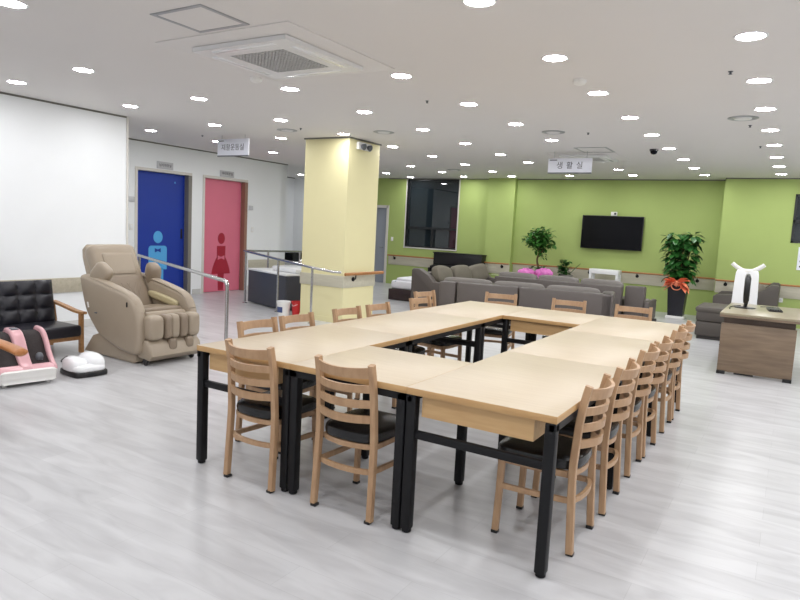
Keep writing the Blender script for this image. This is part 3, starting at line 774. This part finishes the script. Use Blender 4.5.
def ruffle(cx, cy, cz, rx, rz_, seed, m, name, parent):
    rnd = random.Random(seed); mb = MB()
    def fn(p): return Vector((p.x*(1+.18*math.sin(7*math.atan2(p.y, p.x)+seed)), p.y*(1+.18*math.cos(5*math.atan2(p.y, p.x))), p.z*(1+.2*math.sin(9*math.atan2(p.z, p.x)+seed))))
    mb.se((cx, cy, cz), (rx, rx*.7, rz_), 1, 1, None, 40, 16, fn)
    return mb.build(name, m, parent, 60)
ruffle(-.2, -.12, .66, .19, .09, 1, 'magenta', 'wrapping_paper', t)
ruffle(.2, -.12, .68, .18, .10, 2, 'magenta', 'wrapping_paper', t)
MB().lathe([(.215, .3), (.24, .55), (.3, .64), (.27, .63), (.22, .55)], (0, 0, 0), 24).build('wrapping_paper', 'magenta', t)
# small zamioculcas-like plant
t = thing('potted_plant', (-4.27, 14.1, 0), 0, 'small dark green plant in a tall grey planter right of the pink wrapped ficus', 'plant')
MB().lathe([(.11, 0), (.14, .6), (.145, .66), (.13, .66)], (0, 0, 0), 20).build('planter', 'pot_grey', t)
fo = MB()
for k in range(150):
    a = random.uniform(0, 2*PI); z = random.uniform(.66, .98); rr = random.uniform(.02, .11)
    leaf(fo, Vector((rr*math.cos(a)-.06, rr*math.sin(a), z)), rdir(-.1), .1, .065)
fo.build('foliage', 'leaf_d', t)
fo = MB(); leaf(fo, Vector((.06, 0, .66)), Vector((.75, -.1, .85)), .4, .06, droop=.05); fo.build('long_leaf', 'leaf_d', t)
# big rubber plant in a tall black pot
t = thing('potted_rubber_plant', (-1.885, 13.68, 0), 0, 'tall leafy plant in a tapered black pot with an orange bow, right of the television', 'plant')
MB().box((0, 0, .03), (.34, .34, .06), .008).build('saucer', 'white_plastic', t)
sqr = lambda w_, z: [Vector((sx*w_, sy*w_, z)) for sx, sy in ((-1, -1), (1, -1), (1, 1), (-1, 1))]
MB().rings([sqr(.135, .06), sqr(.175, .66), sqr(.155, .66), sqr(.15, .6)]).build('pot', 'pot_black', t)
MB().box((0, 0, .6), (.28, .28, .04)).build('soil', 'soil', t)
tr = MB()
for k, (dx, dy) in enumerate(((-.14, 0), (.14, .05), (.03, -.1))):
    tr.tube(spline([(dx*.3, dy*.3, .6), (dx*.7, dy*.7, 1.0), (dx*1.2, dy, 1.55)], 5), .011, 6)
tr.build('stem', 'trunk', t)
fo = MB()
for k in range(430):
    z = random.uniform(.80, 1.68); lobe = random.choice((-1, 1)); up_ = min(1, max(0, (z-.9)/.6))
    off = .05+.10*up_; a = random.uniform(0, 2*PI); r_ = random.uniform(.1, 1)*(.17-.03*up_)
    leaf(fo, Vector((lobe*off+r_*math.cos(a), .8*r_*math.sin(a), z)), Vector((math.cos(a), math.sin(a), random.uniform(-.9, .5))), random.uniform(.13, .2), random.uniform(.09, .13), .2, .25)
fo.build('foliage', 'leaf_d', t)
def loop(mb, c, yaw, tilt, L, h, wd):
    pts = []
    for k in range(19):
        u = 2*PI*k/18; pts.append(Vector((L*(.5-.5*math.cos(u)), 0, h*math.sin(u)*(.6+.4*math.sin(u/2)))))
    rm = R3(0, tilt, yaw); P = [rm @ p + Vector(c) for p in pts]
    mb.sweep(P, [(-wd/2, -.002), (wd/2, -.002), (wd/2, .002), (-wd/2, .002)], rm @ Vector((0, 0, 1)) if False else (rm @ Vector((0, 1, 0))).cross(Vector((0, 0, 1))) + Vector((0, 0, .3)))
for side_ in (1, -1):
    q = MB()
    for k in range(16):
        d_ = Vector((side_*random.uniform(.5, 1), random.uniform(-.5, -.05), random.uniform(-.35, .75)))
        leaf(q, Vector((side_*.01, -.19, .70)), d_, random.uniform(.2, .3), random.uniform(.1, .14), .5, .3)
    q.build('bow_loop', 'orange', t, 60)
ruffle(0, -.2, .70, .06, .055, 5, 'orange', 'bow_knot', t)
q = MB(); q.tube([(-.0+.09*math.cos(k*PI/8), -.27, (.66+.08*math.sin(k*PI/8))) for k in range(16)], .009, 6, closed=True, upv=(0, 1, 0)); q.build('ribbon_ring', 'orange', t)

# ------------------------------------------------------------------ television, camera, white console, poster, outlet
t = thing('television', (-3.47, YB, 1.27), 0, 'large black flat television mounted on the green back wall', 'television')
MB().bx(-.66, .66, -.11, -.06, 0, .735, .006).build('bezel', 'black_plastic', t)
MB().bx(-.645, .645, -.112, -.109, .02, .72).build('screen', 'tv', t)
MB().bx(-.3, .3, -.06, 0, .18, .55).build('wall_mount', 'black_metal', t)
t = thing('video_camera', (-3.45, YB-.08, 2.006), 0, 'small white camera sitting on top of the television', 'camera')
MB().box((0, 0, .045), (.13, .06, .085), .008).build('body', 'white_plastic', t)
MB().lathe([(.022, 0), (.022, .015), (.001, .018)], (.03, -.03, .045), 14, R3(PI/2)).build('lens', 'black_plastic', t)
t = thing('white_console_table', (-3.45, 14.2, 0), 0, 'white console table below the television behind the sofas', 'table')
MB().bx(-.31, .31, -.16, .16, .74, .84, .006).build('tabletop', 'white_gloss', t)
for sx in (-1, 1):
    for sy in (-1, 1): MB().bx(sx*.28-.025, sx*.28+.025, sy*.13-.025, sy*.13+.025, 0, .74).build('leg', 'white_gloss', t)
t = thing('wall_outlet', (-.17, YR, .545), 0, 'white four-gang wall outlet below the handrail at the right', 'outlet')
MB().box((0, -.006, 0), (.15, .012, .16), .004).build('cover_plate', 'white_plastic', t)
q = MB()
for sx in (-.035, .035):
    for sz in (-.037, .037): q.lathe([(.022, 0), (.022, .004), (.001, .004)], (sx, -.012, sz), 14, R3(PI/2))
q.build('sockets', 'plate', t)
t = thing('wall_poster', (.23, YR, 1.1), 0, 'white poster with dark rows on the green wall at the right edge', 'poster')
MB().bx(-.17, .25, -.008, 0, 0, .43).build('sheet', 'sign', t)
q = MB()
for k in range(4): q.bx(-.13, .2, -.0095, -.008, .05+.1*k, .08+.1*k)
q.build('printed_rows', 'ink', t)

# ------------------------------------------------------------------ desk group
t = thing('office_desk', (-.262, 8.3, 0), 0, 'brown wooden office desk with a glass-covered top, seen from its end', 'desk')
MB().bx(-.40, .40, -.06, 1.5, .70, .725, .004).build('desktop', 'desk_top', t)
MB().bx(-.40, .40, -.055, 1.5, .672, .70, .004).build('top_board', 'desk', t)
MB().bx(-.378, .378, 0, .03, .03, .60, .003).build('end_panel', 'desk', t)
MB().bx(-.378, .378, 1.42, 1.45, .03, .672, .003).build('end_panel', 'desk', t)
MB().bx(-.36, .36, .04, .07, .58, .672).build('top_rail', 'desk_d', t)
MB().bx(-.02, .01, .03, 1.42, .15, .672).build('modesty_panel', 'desk_d', t)
for sx in (-1, 1):
    MB().box((sx*.335, .015, .02), (.09, .06, .04), .004).build('foot', 'black_plastic', t)
    MB().box((sx*.335, 1.435, .02), (.09, .06, .04), .004).build('foot', 'black_plastic', t)
MB().box((-.1, .03, .025), (.2, .02, .03)).build('cable_clip', 'black_plastic', t)
# monitor edge-on
t = thing('computer_monitor', (-.46, 9.12, .725), 0, 'black computer monitor seen edge-on on the desk', 'monitor')
MB().lathe([(.12, 0), (.12, .008), (.05, .016), (.001, .018)], (0, 0, 0), 24).build('stand_base', 'black_plastic', t)
MB().tube([(0, 0, .015), (.015, 0, .12)], .022, 10).build('stand_neck', 'black_plastic', t)
MB().se((.0, 0, .245), (.034, .25, .185), .5, .2, R3(0, 0, .06), 28, 12).build('screen_housing', 'black_plastic', t)
MB().box((.032, 0, .245), (.004, .44, .28), .001, R3(0, 0, .06)).build('screen', 'tv', t)
t = thing('keyboard', (-.14, 9.15, .725), .1, 'black computer keyboard lying on the desk right of the monitor', 'keyboard')
MB().bx(-.075, .075, -.21, .21, 0, .02, .006).build('body', 'black_plastic', t)
q = MB()
for i in range(5):
    for j in range(14): q.box((-.055+.027*i, -.19+.029*j, .024), (.021, .023, .01), .002)
q.build('keys', 'black_plastic', t)
q = MB(); q.tube(spline([(-.52, 9.30, .735), (-.60, 9.15, .732), (-.62, 8.95, .731), (-.60, 8.75, .731)], 6), .006, 6)
tag(q.build('cable', 'black_plastic'), 'black cable curling on the desk left of the monitor', 'cable')
q = MB(); q.tube(spline([(-.1, 9.5, .73), (-.2, 9.55, .731), (-.3, 9.45, .731)], 6), .005, 6)
tag(q.build('cable', 'black_plastic'), 'black cable lying on the desk behind the keyboard', 'cable')
# white high-backed office chair beyond the desk
t = thing('office_chair', (-.53, 10.2, 0), 0, 'white high-backed chair with a winged headrest behind the desk', 'chair')
def wav(p): return Vector((p.x*(1-.12*(p.z+.3)/.6), p.y-.02*(p.x/.16)**2, p.z))
MB().se((0, 0, .83), (.165, .03, .34), .2, .25, None, 32, 16, wav).build('backrest', 'white_gloss', t)
q = MB()
for sx in (-1, 1): q.tube(spline([(-sx*.01, 0, 1.15), (sx*.06, 0, 1.155), (sx*.13, -.01, 1.195), (sx*.2, -.02, 1.25)], 5), lambda i: .034-.0004*i, 10)
q.build('headrest_wing', 'white_plastic', t)
MB().se((0, .24, .48), (.23, .24, .045), .4, .4).build('seat', 'white_gloss', t)
MB().tube([(0, .22, .08), (0, .22, .45)], .028, 12).build('gas_post', 'steel', t)
for k in range(5):
    a = k*2*PI/5+.3
    MB().tube([(0, .22, .09), (.27*math.cos(a), .22+.27*math.sin(a), .06)], .018, 8).build('base_spoke', 'white_plastic', t)
    MB().lathe([(.025, -.012), (.025, .012)], (.27*math.cos(a), .22+.27*math.sin(a), .028), 12, R3(PI/2, 0, a)).build('caster', 'black_plastic', t)

# ------------------------------------------------------------------ sink cabinet area
ang = -.31
t = thing('sink_cabinet', (-7.22, 8.17, 0), ang, 'charcoal sink cabinet with a white basin top behind the steel railing', 'cabinet')
# local: corner at origin, runs to -x (1.15) and +y (depth .75)
MB().bx(-1.33, 0, 0, .8, 0.02, .60, .004).build('body', 'charcoal', t)
MB().bx(-1.35, .02, -.02, .82, .60, .635, .01).build('basin_top', 'white_gloss', t)
MB().bx(-.85, -.02, .2, .74, .635, .72, .03).build('basin', 'white_gloss', t)
for y0, y1 in ((.02, .39), (.41, .78)):
    dd = MB().bx(0, .016, y0, y1, .06, .585, .003).build('door', 'charcoal', t)
    yy = y1-.07 if y0 < .2 else y0+.07
    MB().bx(.016, .03, yy-.04, yy+.04, .50, .515, .003).build('handle', 'black_plastic', dd)
MB().tube(spline([(-.45, .7, .715), (-.45, .7, .82), (-.45, .62, .86), (-.45, .54, .82)], 5), .012, 8).build('faucet', 'steel', t)
t = thing('paint_bucket', (-6.92, 7.80, 0), 0, 'white plastic bucket on the floor before the charcoal cabinet', 'bucket', 'buckets by the cabinet')
MB().lathe([(.09, 0), (.105, .2), (.112, .2), (.112, .225), (.098, .225), (.092, .03)], (0, 0, 0), 24).build('body', 'white_plastic', t)
MB().lathe([(.114, .222), (.114, .236), (.1, .242), (.001, .242)], (0, 0, 0), 24, cap=False).build('lid', 'white_metal', t)
q = MB(); q.lathe([(.0985, .06), (.1035, .15)], (0, 0, 0), 24, cap=False); 
bm_ = q.bm; bmesh.ops.delete(bm_, geom=[f for f in bm_.faces if f.calc_center_median().y > -.02 or f.calc_center_median().x > .04], context='FACES'); q.build('printed_label', 'navy', t)
t = thing('plastic_bucket', (-6.76, 7.98-.04, 0), 0, 'red plastic bucket beside the white bucket at the foot of the column', 'bucket', 'buckets by the cabinet')
MB().lathe([(.075, 0), (.09, .22), (.096, .22), (.096, .24), (.082, .24), (.07, .02)], (0, 0, 0), 24).build('body', 'red', t)
q = MB(); q.tube(spline([(-.095, 0, .235), (-.06, -.06, .2), (0, -.1, .17), (.06, -.06, .2), (.095, 0, .235)], 4), .004, 6); q.build('handle', 'white_metal', t)
t = thing('side_counter', (-10.75, 12.1, 0), 0, 'white low counter in the recess beyond the restroom wall', 'counter')
MB().bx(-.6, .6, -.1, .5, 0, .53, .004).build('body', 'white_metal', t)
MB().bx(-.62, .62, -.12, .52, .53, .56, .004).build('counter_top', 'white_gloss', t)
t = thing('microwave_oven', (-10.6, 12.2, .56), 0, 'black microwave oven on the white counter behind the railing', 'microwave')
MB().bx(-.30, .30, -.12, .28, 0, .22, .006).build('case', 'black_plastic', t)
MB().bx(-.28, .12, -.126, -.12, .03, .19, .002).build('door', 'tv', t)
MB().bx(.15, .28, -.126, -.12, .03, .19, .002).build('control_panel', 'win_frame', t)

# ------------------------------------------------------------------ massage chair (local: +x forward)
t = thing('massage_chair', (-5.94, 4.40, 0), -.02, 'big beige leather massage chair against the end of the white wall', 'massage chair')
side = [(-.50, .83), (-.30, .81), (.02, .755), (.28, .70), (.41, .635), (.475, .53), (.505, .36), (.49, .18), (.43, .10), (.15, .13), (-.14, .22), (-.25, .30), (-.39, .45), (-.47, .65)]
def smooth_poly(p, n=4):
    q = [Vector((a, b, 0)) for a, b in p]; out = []; N = len(q)
    for i in range(N):
        a, b, c, d_ = q[i-1], q[i], q[(i+1) % N], q[(i+2) % N]
        for k in range(n):
            u = k/n; v = .5*((2*b)+(c-a)*u+(2*a-5*b+4*c-d_)*u*u+(3*b-a-3*c+d_)*u**3); out.append((v.x, v.y))
    return out
sp_ = smooth_poly(side)
MB().prism(sp_, -.38, -.265, 'XZ', .04, 4).build('side_panel', 'beige_s', t, 50)
MB().prism([(x*.985-.0, z*.985+.006) for x, z in sp_], .265, .38, 'XZ', .04, 4).build('side_panel', 'beige_s', t, 50)
for sy in (-1, 1):
    p = [(-.46, sy*.315, .825), (-.28, sy*.315, .805), (.02, sy*.315, .755), (.28, sy*.315, .695), (.40, sy*.315, .63), (.46, sy*.315, .53)]
    MB().sweep(spline(p, 4), [(.05*math.cos(k*PI/6), .02*math.sin(k*PI/6)) for k in range(12)]).build('armrest_pad', 'beige', t, 60)
MB().prism([(-.50, .015), (.36, -.0), (.40, .02), (.40, .12), (.1, .2), (-.22, .24), (-.34, .2)], -.33, .33, 'XZ', .01).build('base', 'beige_s', t)
# back: tall padded backrest leaning back
bk_pts = [(-.08, .36), (-.16, .5), (-.30, .78), (-.42, 1.02), (-.47, 1.12)]
def slab(mb, pts, w_, th, e=.3):
    P = spline([(a, 0, b) for a, b in pts], 5)
    prof = [(w_*math.copysign(abs(math.cos(k*PI/12))**e, math.cos(k*PI/12)), th*math.copysign(abs(math.sin(k*PI/12))**.6, math.sin(k*PI/12))) for k in range(24)]
    n = len(P)
    def f(i):
        s = 1
        if i == 0 or i == n-1: s = .82
        return [(a*(.93 if s < 1 else 1), b*s) for a, b in prof]
    return mb.sweep(P, f, (1, 0, .4))
slab(MB(), [(-.13, .40), (-.23, .58), (-.37, .80)], .265, .085).build('back_cushion', 'beige_d', t, 60)
slab(MB(), [(-.36, .74), (-.45, .92), (-.56, 1.12)], .27, .10).build('head_cushion', 'beige', t, 60)
slab(MB(), [(-.315, .84), (-.37, .96), (-.425, 1.06)], .185, .035).build('head_pillow', 'beige', t, 60)
q = MB()                                  # quilting seams on the back cushion
for k in range(-2, 3):
    for s_ in (-1, 1):
        q.tube([(-.03-.085*.0, .07*k, .44), (-.205, .07*k+s_*.16, .76)], .0035, 5) if abs(.07*k+s_*.16) < .23 else None
q.build('quilting', 'beige_d', t)
MB().prism([(-.28, .60), (-.38, .46), (-.50, .60), (-.66, 1.0), (-.665, 1.10), (-.60, 1.15), (-.50, 1.0)], -.26, .26, 'XZ', .03, 3).build('back_shell', 'beige_s', t, 50)
for sy in (-1, 1):                        # shoulder pads at the sides of the head
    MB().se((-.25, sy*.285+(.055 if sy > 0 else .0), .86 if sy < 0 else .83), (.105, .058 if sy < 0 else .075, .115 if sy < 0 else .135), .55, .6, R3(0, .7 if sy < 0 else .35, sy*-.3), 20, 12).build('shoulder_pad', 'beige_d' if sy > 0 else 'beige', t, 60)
MB().box((.18, 0, .46), (.56, .50, .10), .04, R3(0, -.06), 3).build('seat', 'beige', t, 50)
MB().box((.20, 0, .52), (.40, .46, .05), .02, R3(0, -.05), 3).build('seat_pad', 'beige_d', t, 50)
MB().se((.06, .245, .60), (.26, .03, .04), .6, .6, R3(0, .16)).build('armrest_lining', 'beige_y', t, 60)
# calf rest: outer rolls with channels, dark between
MB().bx(.40, .52, -.30, .30, .27, .49, .04).build('calf_rest_frame', 'beige_d', t)
for k, (yc_, w_) in enumerate(((-.225, .085), (-.085, .045), (.0, .05), (.105, .05), (.235, .075))):
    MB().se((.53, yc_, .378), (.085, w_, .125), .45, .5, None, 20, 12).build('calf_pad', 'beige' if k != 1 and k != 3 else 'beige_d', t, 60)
MB().prism([(.40, .06), (.58, .05), (.625, .10), (.60, .2), (.54, .255), (.42, .255)], -.32, .32, 'XZ', .03, 3).build('foot_rest', 'beige', t, 50)
for yc_ in (-.04, .17):
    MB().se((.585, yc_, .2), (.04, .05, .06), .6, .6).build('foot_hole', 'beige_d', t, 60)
for yc_ in (-.30, .26):
    MB().lathe([(.03, -.015), (.036, -.008), (.036, .008), (.03, .015)], (.52, yc_*1.0, .036), 16, R3(PI/2)).build('wheel', 'black_plastic', t)
MB().box((.33, -.385, .60), (.012, .012, .05), .004).build('side_button', 'black_plastic', t)
MB().box((-.2, -.383, .46), (.045, .008, .014), .003).build('badge', 'grey_part', t)
MB().box((-.34, -.383, .53), (.02, .008, .06), .003, R3(0, -.3)).build('badge', 'white_plastic', t)

# ------------------------------------------------------------------ black tufted sofa with wooden arms (local: +x forward, right arm at y=0 running to -y)
t = thing('wooden_arm_sofa', (-6.42, 4.03, 0), 0, 'black tufted vinyl sofa with wooden arms against the white left wall', 'sofa', None)
Ls = 1.72
def tuft(Lw, Hh, nx, nz, puff=.03, th=.10):
    mb = MB(); bm = mb.bm; N = 8; gx, gz = nx*N, nz*N; grid = []
    for j in range(gz+1):
        row = []
        for i in range(gx+1):
            u, v = i/N, j/N
            h = (abs(math.sin(PI*u))*abs(math.sin(PI*v)))**.45*puff
            row.append(bm.verts.new((th/2+h, -Lw+Lw*i/gx, Hh*j/gz)))
        grid.append(row)
    for j in range(gz):
        for i in range(gx): bm.faces.new((grid[j][i], grid[j][i+1], grid[j+1][i+1], grid[j+1][i]))
    mb.box((0, -Lw/2, Hh/2), (th, Lw, Hh), .012)
    return mb
b_ = tuft(Ls-.06, .45, 9, 3).build('backrest', 'sofa_vinyl', t, 70)
b_.location = (-.44, -.05, .295); b_.rotation_euler = (0, -.16, 0)
MB().box((-.24, -Ls/2, .245), (.62, Ls-.06, .12), .03, None, 3).build('seat', 'sofa_vinyl', t, 50)
for yy in (0, -Ls):
    a = MB(); a.sweep(spline([(.06, yy, .43), (-.1, yy, .438), (-.3, yy, .47), (-.52, yy, .50)], 4), [(-.028, -.013), (.028, -.013), (.03, 0), (.028, .013), (-.028, .013), (-.03, 0)]); a.build('armrest', 'tan_wood', t)
    MB().sweep([(0, yy, 0), (0, yy, .42)], [(-.018, -.022), (.018, -.022), (.018, .022), (-.018, .022)], (1, 0, 0)).build('leg', 'tan_wood', t)
    MB().sweep([(-.58, yy, 0), (-.5, yy, .3), (-.54, yy, .5)], [(-.018, -.022), (.018, -.022), (.018, .022), (-.018, .022)], (1, 0, 0)).build('leg', 'tan_wood', t)
    MB().bx(-.54, 0, yy-.014, yy+.014, .16, .20).build('side_rail', 'tan_wood', t)
MB().bx(-.012, .012, -Ls, 0, .14, .20, .003).build('front_rail', 'tan_wood', t)

# pink and white foot massager (local +x forward, y width)
t = thing('foot_massager', (-5.67, 2.985, 0), -.16, 'pink and white foot massager with two dark foot wells on the floor', 'massager')
sh = [(-.26, .03), (.19, .025), (.225, .05), (.235, .10), (.20, .145), (-.26, .17)]
MB().prism(smooth_poly(sh, 3), -.235, .235, 'XZ', .05, 4).build('lower_shell', 'white_plastic', t, 60)
pr0 = [(-.26, .10), (.18, .115), (.215, .135), (.20, .16), (.155, .19), (.09, .26), (.02, .36), (-.05, .425), (-.14, .445), (-.25, .41)]
def pshell(poly, name):
    pr = smooth_poly(pr0, 3); mb = MB()
    mb.prism(pr, poly[0], poly[1], 'XZ', .018, 3)
    return mb.build(name, 'pink', t, 60)
pshell((-.238, -.198), 'side_wall'); pshell((-.05, .05), 'centre_bridge'); pshell((.198, .238), 'side_wall')
MB().prism([(.15, .12), (.205, .125), (.218, .138), (.195, .16), (.15, .17)], -.23, .23, 'XZ', .012, 3).build('front_lip', 'pink', t, 60)
for sy in (-.124, .124):
    wl = [(-.24, .12), (.17, .11), (.165, .145), (.07, .225), (.0, .33), (-.07, .395), (-.15, .41), (-.24, .38)]
    MB().prism(smooth_poly(wl, 3), sy-.078, sy+.078, 'XZ', .01).build('foot_well', 'dark_mesh', t, 60)
MB().se((.08, .13, .2), (.035, .03, .06), .7, .7, R3(0, .7)).build('massage_roller', 'grey_part', t, 60)
MB().box((-.12, 0, .443), (.07, .06, .012), .004, R3(0, .1)).build('control_panel', 'grey_part', t)
for sx in (-.2, .16):
    for sy in (-.17, .17): MB().lathe([(.018, 0), (.02, .03)], (sx, sy, 0), 12).build('foot', 'white_plastic', t)

# white twin-dome massager on a black base
t = thing('foot_warmer', (-5.53, 3.50, 0), -.1, 'small white double-domed massager with a black base beside the pink one', 'massager')
MB().prism(smooth_poly([(-.14, -.155), (.11, -.155), (.165, -.10), (.17, .10), (.11, .155), (-.14, .155), (-.17, .08), (-.17, -.08)], 3), 0.0, .05, 'XY', .012, 2).build('base_tray', 'black_plastic', t, 60)
MB().se((-.02, -.075, .085), (.15, .085, .085), .8, .75, None, 24, 14).build('dome', 'white_gloss', t, 70)
MB().se((-.01, .07, .095), (.16, .09, .10), .8, .75, None, 24, 14).build('dome', 'white_gloss', t, 70)
MB().se((0, 0, .07), (.165, .15, .045), .55, .5, None, 28, 10).build('body', 'white_gloss', t, 70)
MB().box((.142, .06, .10), (.01, .02, .012), .003).build('badge', 'ink', t)
q = MB(); q.tube(spline([(-5.7, 3.6, .008), (-5.95, 3.72, .008), (-6.1, 3.62, .008), (-6.3, 3.8, .008)], 6), .006, 6)
tag(q.build('power_cable', 'black_plastic'), 'dark power cable on the floor behind the white massager', 'cable')

# armchair at the left edge: only its wooden armrest reaches into the picture
t = thing('wooden_armchair', (-4.13, 2.2, -.0), 0, 'wooden armchair at the left edge, only its rounded orange armrest in view', 'chair')
# local: +x forward, arm tip at origin, seat towards -y
for yy in (0, -.62):
    a = MB(); a.sweep(spline([(-.01, yy, .58), (-.04, yy, .585), (-.12, yy, .595), (-.36, yy, .61), (-.88, yy, .63)], 5), lambda i: [(.045*math.cos(k*PI/6)*(1 if i > 3 else .55+.15*i), .026*math.sin(k*PI/6)*(1 if i > 3 else .55+.15*i)) for k in range(12)]); a.build('armrest', 'orange_wood', t, 60)
    MB().tube([(-.52, yy, 0), (-.50, yy, .6)], .022, 10).build('leg', 'orange_wood', t)
    MB().tube([(-.92, yy, 0), (-.84, yy, .4), (-.90, yy, .85)], .022, 10).build('leg', 'orange_wood', t)
MB().box((-.66, -.31, .38), (.5, .54, .1), .03).build('seat', 'black_vinyl', t)
MB().box((-.9, -.31, .68), (.1, .54, .48), .03, R3(0, -.15)).build('backrest', 'black_vinyl', t)
